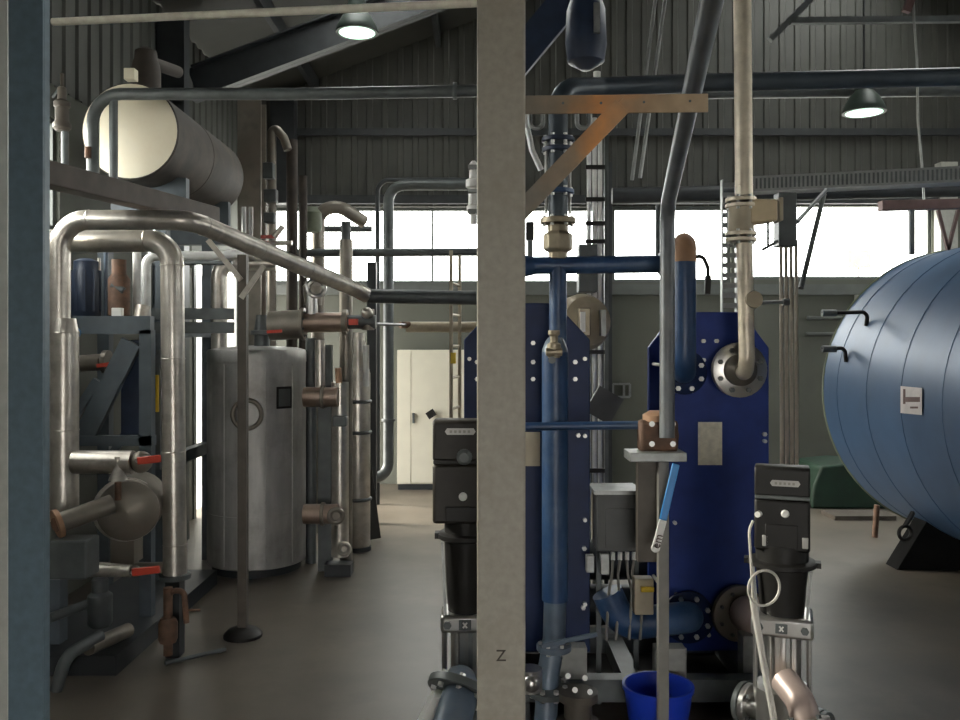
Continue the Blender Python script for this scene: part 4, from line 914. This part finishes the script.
# label: paper that follows the shell
def on_shell(px_, py_, lift=0):
    """where the ray through a picture point meets the tank shell"""
    dx, dz = (px_ - CX) / F, (HY - py_) / F
    A = dx * dx + dz * dz; B = -2 * (dx * cx + dz * (cz - CZ)); C = cx * cx + (cz - CZ) ** 2 - (R * 1.003 + lift) ** 2
    t = (-B - math.sqrt(B * B - 4 * A * C)) / (2 * A); return V((dx * t, t, CZ + dz * t))
def shell_patch(x0, x1, y0, y1, lift, skew=0):
    m_ = MB(); vs = []; n_ = 5
    for lf in (lift, lift - .004):
        for i in range(n_):
            for j in range(n_): vs.append(on_shell(x0 + (x1 - x0) * i / (n_ - 1), y0 + (y1 - y0) * j / (n_ - 1) + skew * i / (n_ - 1), lf))
    fs = []
    for o_ in (0, n_ * n_):
        for i in range(n_ - 1):
            for j in range(n_ - 1): q = o_ + i * n_ + j; fs.append((q, q + 1, q + n_ + 1, q + n_))
    rim = [i * n_ for i in range(n_)] + [(n_ - 1) * n_ + j for j in range(1, n_)] + [i * n_ + n_ - 1 for i in range(n_ - 2, -1, -1)] + [j for j in range(n_ - 2, 0, -1)]
    for i in range(len(rim)): a, b = rim[i], rim[(i + 1) % len(rim)]; fs.append((a, b, b + n_ * n_, a + n_ * n_))
    return m_.add(vs, fs)
lb = shell_patch(900.5, 922, 386, 413, .006, 2).build('paper_label', m_wpaper, tk2)
for q in ((903, 905.5, 389, 404), (905, 920, 397, 402), (910, 918, 406.5, 408.5)): shell_patch(*q, .008).build('print_mark', m_rustred, lb)
# probes on the tank
for (y0_, lab) in ((312, 'long black probe pipe poking out high on the blue tank'), (348, 'short black probe pipe poking out lower on the blue tank')):
    q = on_shell(866 if y0_ == 312 else 846, y0_ + 14, 0)
    pr = pipe('tank_probe', lab, 'probe', [P(822, y0_ + 1, q.y), P(868 if y0_ == 312 else 845, y0_, q.y), q], .018, m_black, br=.05)
    MB().cyl(P(822, y0_ + 1, q.y) - X * .0, P(836, y0_ + 1, q.y), .032).build('probe_head', m_dgrey, pr)
for (a0, a1, lab) in (((807, 318), (854, 318), 'upper grey conduit across the back wall beside the blue tank'), ((806, 334), (852, 334), 'lower grey conduit across the back wall beside the blue tank')):
    simple('wall_conduit', lab, 'conduit', MB().cyl(P(*a0, YB - .04), P(*a1, YB - .04), .028), m_frame)
simple('wall_conduit', 'upright grey conduit under the window sill beside the blue tank', 'conduit', MB().cyl(P(857, 288, YB - .05), P(857, 312, YB - .05), .035), m_palecol)
# hook and block by the saddle
hk = MB(); q = P(905, 533, 7.5); hk.ring(q, V((.2, -1, 0)), .06, .016); hk.bar(q + Z * .06, q + V((.12, .1, .16)), .03, .03)
simple('lifting_ring', 'dark lifting ring hanging beside the black tank saddle', 'ring', hk, m_black)
simple('drain_stub', 'rust coloured drain stub under the far end of the tank', 'pipe', MB().cyl(V((P(877, 0, 8.9).x, 8.95, 0)), P(877, 505, 8.95), .03), m_rust)
# tarpaulin covered stack
tz_ = P(0, 462, 10.6).z
gp = MB(); x0_, x1_ = P(812, 0, 10.5).x, P(850, 0, 10.5).x
gp.prism([(0, 0), (x1_ - x0_ + .5, 0), (x1_ - x0_ + .5, tz_ - .05), (.5, tz_), (.12, tz_ - .04), (.02, tz_ * .5)], (x0_, 10.5, 0), X, Z, Y_ * .8)
simple('covered_pallet', 'dark green covered pallet against the back wall behind the tank', 'pallet', gp, m_green, bevel=.03)
for (px_, py_, w_, lab) in ((832, 505, .9, 'flat dark plank lying on the floor before the green pallet'), (858, 517, .7, 'flat dark plank lying on the floor under the tank end')):
    yy = 2 * F / (py_ - HY); simple('floor_plank', lab, 'plank', MB().bb(P(px_, 0, yy).x - w_ / 2, P(px_, 0, yy).x + w_ / 2, yy - .2, yy + .2, 0, .05), m_brownsteel, smooth=False)
# red beam with hangers above the tank
rb = empty('hoist_beam', P(915, 205, 7.6), 'dark red steel beam with hangers above the blue tank', 'beam')
MB().bar(P(880, 206, 7.6), P(1000, 203, 7.6), .1, .085).build('beam_web', m_rustred, rb, smooth=False, bevel=.005)
MB().bb(P(909, 0, 7.6).x, P(914, 0, 7.6).x, 7.58, 7.62, cz + R * .9, P(0, 207, 7.6).z).build('hanger', m_dgrey, rb, smooth=False)
MB().bar(P(938, 210, 7.55), P(948, 250, 7.55), .025, .03).build('hanger', m_rustred, rb, smooth=False)
MB().bar(P(958, 210, 7.55), P(948, 250, 7.55), .025, .03).build('hanger', m_rustred, rb, smooth=False)
ch = pipe('pull_chain', 'thin pale chain hanging from the roof with a red hook', 'chain', [P(913, -30, 8.0), P(914, 20, 8.0), P(917, 60, 8.0), P(918, 120, 8.0), P(922, 165, 8.0), P(924, 200, 8.0)], .011, m_galv, br=.3, n=6)
MB().bar(P(906, 12, 7.98), P(912, -4, 7.98), .05, .07).build('hook_block', m_rustred, ch)
# hanging steel behind the post top
simple('hanger_rods', 'left thin bright hanger rod beside the slanting grey pipe', 'rod', MB().cyl(P(658, -20, 6.4), P(632, 180, 6.4), .014), m_galv)
simple('hanger_rods', 'right thin bright hanger rod beside the slanting grey pipe', 'rod', MB().cyl(P(668, -20, 6.4), P(640, 178, 6.4), .014), m_galv)
for o_ in list(col.objects):
    if o_.name.startswith('hanger_rods'): o_.name = 'hanger_rod'
simple('diagonal_beam', 'dark diagonal roof brace just right of the beige post top', 'beam', MB().bar(P(505, 75, 7.2), P(592, -30, 7.2), .1, .26, X), m_navy, smooth=False)
hoist = MB(); hoist.lathe([(.04, 0), (.14, .06), (.16, .2), (.15, .45), (.1, .6), (.05, .8)], P(586, 70, 6.6), Z, 20)
hs = simple('chain_hoist', 'dark blue chain hoist hanging above the overhead main', 'hoist', hoist, m_navy)
MB().bb(P(594, 0, 6.42).x, P(600, 0, 6.42).x, 6.42, 6.46, P(0, 32, 6.42).z, P(0, 2, 6.42).z).build('nameplate', m_galv, hs)
simple('air_breather', 'tiny white cap standing on the overhead main', 'cap', MB().cyl(P(597, 82, 4.72), P(597, 72, 4.72), .02), m_white)
simple('roof_brace', 'level dark roof brace near the top above the blue tank', 'beam', MB().bar(P(790, 21, 8.6), P(1000, 19, 8.6), .06, .06), m_dgrey, smooth=False)
simple('roof_brace', 'dark diagonal roof brace left of the hanging chain', 'beam', MB().bar(P(770, 40, 8.6), P(830, -20, 8.6), .06, .06), m_dgrey, smooth=False)

# ================================================================ vertical pumps
m_pink = mat('pinkish steel', (.48, .38, .34), .42, .35, .15, 9)
def vpump(label, cxp, d, s, s2, ys, plug=True, hidden=False):
    """ys: rows of cover top, housing top, housing bottom, flange, lantern bottom, head bottom, sleeve bottom, base bottom; s, s2 = widths in pixels of the head and of the hydraulic part"""
    w = s / F * d; dep = w * .62; dc = d + dep * .6; k_ = dc / d
    x = P(cxp, 0, dc).x; c = lambda z: V((x, dc, z))
    z = [P(0, r, d if i < 3 else dc - .03).z for i, r in enumerate(ys)]
    p = empty('vertical_pump', V((x, dc, 0)), label, 'pump')
    y0 = dc - dep * .6; body = m_dkbrown if hidden else m_black
    cov = MB(); hh = z[0] - z[1]
    cov.prism([(0, 0), (dep, 0), (dep, hh - .03), (dep * .9, hh - .004), (.02, hh), (.006, hh - .01)], (x - w / 2, y0, z[1]), Y_, Z, X * w)
    cv = cov.build('motor_cover', body, p, bevel=.008)
    bz = z[1] + hh * (.45 if not hidden else .72); bxo = .012 if not hidden else -.02
    bd = MB().prism([(-.05, -.012), (.05, -.012), (.058, 0), (.05, .012), (-.05, .012), (-.058, 0)], (x + bxo, y0, bz), X, Z, -Y_ * .006).build('badge', m_badge, cv)
    for k in range(5):
        bx_ = x + bxo - .04 + .017 * k; MB().bb(bx_, bx_ + .009, y0 - .0075, y0 - .006, bz - .005, bz + .005).build('badge_mark', m_gcable, bd, smooth=False)
    MB().bb(x - w * .49, x + w * .49, y0 - .008, y0 + dep, z[1] - .012, z[1] + .003).build('cover_seam', m_dgrey if not hidden else m_black, p, bevel=.003)
    hz_ = z[2]
    MB().bb(x - w / 2, x + w / 2, y0 - .006, y0 + dep, hz_, z[1] - .012).build('control_housing', body, p, bevel=.012)
    H2 = z[1] - z[2]
    MB().lathe([(.016, 0), (.016, .006), (.012, .01)], V((x + (-.01 if hidden else .012), y0 - .006, z[1] - H2 * (.56 if hidden else .3))), -Y_, 20).build('button', m_white, p)
    MB().bb(x - w * .3, x + w * .28, y0 - .012, y0 - .006, hz_ + .01, z[1] - H2 * (.5 if not hidden else .72)).build('terminal_cover', m_black, p, bevel=.004)
    if hidden:
        MB().lathe([(.03, 0), (.03, .012), (.018, .016), (.018, .03)], V((x - .005, y0 + .001, z[1] + hh * .1)), -Y_, 18).build('vent_plug', m_dgrey, p)
    if plug:
        MB().cyl(V((x - w * .4, y0 + .0, z[1] - H2 * .33)), V((x - w * .44, y0 - .025, z[1] - H2 * .33)), .012).build('cable_gland', m_white, p)
        for sx in (-.3, .41): MB().bb(x + w * sx - .012, x + w * sx + .012, y0 - .012, y0 - .004, z[2] + .02, z[2] + .065).build('fixing_block', m_badge, p, bevel=.003)
    w = s2 / F * dc
    MB().cyl(c(z[3] + .02), c(hz_ + .02), w * .46, n=28).build('motor_barrel', m_black, p)
    fl_ = MB().lathe([(w * .55, 0), (w * .6, .006), (w * .6, .022), (w * .55, .028)], c(z[3]), Z, 32); fl_.bar(c(z[3] + .014) - X * w * .66, c(z[3] + .014) + X * w * .66, .05, .022); fl_.build('motor_flange', m_black, p)
    MB().lathe([(w * .38, 0), (w * .4, .05), (w * .42, .12), (w * .46, z[3] - z[4])], c(z[4]), Z, 30).build('lantern', m_black, p)
    for sx in (-1, 1): MB().bar(V((x + sx * w * .42, dc - .06, z[4])), V((x + sx * w * .49, dc - .06, z[3])), .01, .02, Y_).build('coupling_guard', m_galv, p, smooth=False)
    hd = MB().prism([(-w * .53, 0), (w * .53, 0), (w * .53, z[4] - z[5]), (-w * .53, z[4] - z[5])], (x, dc - w * .42, z[5]), X, Z, Y_ * w * .9).build('pump_head', m_stain, p, bevel=.014)
    zc = (z[4] + z[5]) / 2; yh = dc - w * .42
    lg = MB().bb(x - .026, x + .021, yh - .004, yh, zc - .02, zc + .02).build('maker_plate', m_dgrey, hd, bevel=.003)
    for (ax, az, bx_, bz_) in ((-.01, .01, .005, -.01), (-.01, -.01, .005, .01)): MB().bar(V((x + ax, yh - .005, zc + az)), V((x + bx_, yh - .005, zc + bz_)), .003, .006, X).build('maker_mark', m_white, lg, smooth=False)
    for sx in (-.38, .38): MB().cyl(V((x + sx * w, yh - .012, zc)), V((x + sx * w, yh + .01, zc)), .016, n=6).build('head_bolt', m_dgrey, hd)
    MB().cyl(c(z[6]), c(z[5]), w * .33, n=30).build('stage_sleeve', m_stain, p)
    h = z[5] - z[6]
    for k, sx in enumerate((-.2, -.08, .1, .2)): MB().bb(x + sx * w - .008, x + sx * w + .008, dc - w * .37, dc - w * .31, z[6], z[5]).build('sleeve_strap', m_stain if k % 2 else m_galv, p, smooth=False)
    for sx, sy in ((-.46, -.2), (.46, -.2), (-.2, -.4), (.46, .3), (-.46, .3)):
        q = V((x + sx * w, dc + sy * w, z[6])); MB().cyl(q, q + Z * (h + .004), .009, n=10).build('tie_rod', m_stain, p)
    MB().lathe([(w * .4, 0), (w * .44, .02), (w * .46, (z[6] - z[7]) * .6), (w * .5, (z[6] - z[7]) - .03), (w * .5, z[6] - z[7])], c(z[7]), Z, 30).build('pump_base', m_stain if not hidden else m_dgrey, p)
    MB().bb(x - w * .6, x + w * .6, dc - w * .6, dc + w * .6, z[7] - .03, z[7]).build('base_plate', m_dsteel, p, bevel=.004)
    MB().bb(x - w * .7, x + w * .7, dc - w * .7, dc + w * .7, 0, z[7] - .03).build('plinth', m_plinth, p, bevel=.01)
    return p, V((x, dc, (z[6] + z[7]) / 2 - .01)), w
pr_, base_r, w_r = vpump('black headed vertical pump in front of the beige conduits with a white cable', 782, 3.5, 53, 55, (467, 497, 552, 567, 614, 634, 688, 742))
ang_r = -math.atan2(base_r.x, base_r.y)
Rr = Matrix.Rotation(-ang_r, 3, 'Z'); U = lambda p: Rr @ (V(p) - V((base_r.x, base_r.y, 0))) + V((base_r.x, base_r.y, 0))
# discharge ports of the right pump
for sx, ang in ((1, .35), (-1, .1)):
    dr_ = V((sx, -.55, -ang * .3)).normalized() if sx > 0 else V((-1, .5, 0)).normalized()
    MB().tube([base_r, base_r + dr_ * .15], .05, n=20).build('port', m_stain, pr_)
    flange(pr_, base_r + dr_ * .15, dr_, .085, .025, m_stain, 4, m_dgrey)
    flange(pr_, base_r + dr_ * .178, dr_, .085, .022, m_dgrey, 0)
MB().tube([U(P(784, 680, 3.44)), U(P(800, 700, 3.34)), U(P(812, 740, 3.25))], .056, .1, n=22).build('suction_elbow', m_pink, pr_)
flange(pr_, U(P(806, 722, 3.29)), V((.25, -.3, -1)), .09, .025, m_stain, 4, m_dgrey)
pr_.rotation_euler.z = ang_r
pl_, base_l, w_l = vpump('brown headed vertical pump half hidden by the beige post', 466, 3.25, 66, 47, (420, 461, 524, 540, 612, 630, 682, 742), plug=False, hidden=True)
dpz = pipe('discharge_pipe', 'blue grey discharge pipe dropping forward from the half hidden pump', 'pipe', [base_l + V((-.02, -.06, .14)), P(462, 690, 2.95), P(448, 735, 2.75), P(440, 800, 2.7)], .062, m_bgpipe, br=.15, n=22)
flange(dpz, P(460, 690, 2.96), V((-.25, -.5, -.6)), .115, .03, m_dgrey, 8, m_bolt)
sw = MB().prism([(0, 0), (.09, 0), (.09, .06), (.03, .06)], P(420, 724, 2.9), X, Z, Y_ * .1)
simple('white_box', 'corner of a white box at the foot of the half hidden pump', 'box', MB().prism([(-.06, 0), (.08, 0), (.08, P(0, 698, 2.9).z), (.045, P(0, 698, 2.9).z), (-.06, P(0, 760, 2.9).z)], V((P(420, 0, 2.9).x, 2.9, 0)), X, Z, Y_ * .12), m_white, smooth=False)
# cable of the right pump
k0 = P(753, 521, 3.36)
cb_ = [k0, P(749, 530, 3.34), P(751, 560, 3.34), P(753, 600, 3.33), P(757, 625, 3.33), P(765, 670, 3.32), P(776, 730, 3.3), V((P(778, 0, 3.3).x, 3.3, .02))]
wc = pipe('pump_cable', 'white cable dropping with a loop from the black headed pump', 'cable', cb_[:4], .0055, m_cable, br=.1)
MB().ring(P(764, 588, 3.33), V((.25, -1, 0)), .068, .0055, 36).build('cable_loop', m_cable, wc)
MB().tube(cb_[3:], .0135, .15).build('cable_sleeve', m_cable, wc)
# steel vessel end beside the exchanger foot
ve = empty('elbow_fitting', P(738, 650, 4.6), 'dull pinkish steel elbow bolted to the foot of the bright exchanger', 'fitting')
q = P(745, 615, 4.75)
MB().tube([P(748, 614, 5.0), P(748, 614, 4.72), P(800, 622, 4.72)], .1, .16, n=26).build('elbow_body', m_pink, ve)
flange(ve, P(738, 613, 4.93), V((.25, -1, 0)), .16, .035, m_clad2, 8, m_dgrey)
MB().bb(P(741, 0, 4.72).x, P(756, 0, 4.72).x, 4.68, 4.78, 0, P(0, 634, 4.72).z).build('support', m_galv, ve, smooth=False)
simple('floor_motor', 'small dark motor on the floor behind the white cable', 'motor', MB().lathe([(.07, 0), (.09, .02), (.09, .22), (.05, .25)], V((P(735, 0, 4.1).x, 4.1, .1)), X, 22), m_dgrey)
ob = empty('notice_board', V((P(860, 0, 17).x, 17, -.2)), 'faint pale notice board standing outside the far window', 'board')
MB().bb(P(848, 0, 17).x, P(871, 0, 17).x, 17, 17.05, P(0, 268, 17).z, P(0, 250, 17).z).build('panel', m_tan, ob, smooth=False)
MB().bb(P(859, 0, 17).x, P(861, 0, 17).x, 17.05, 17.1, -.2, P(0, 252, 17).z).build('pole', m_galv, ob, smooth=False)
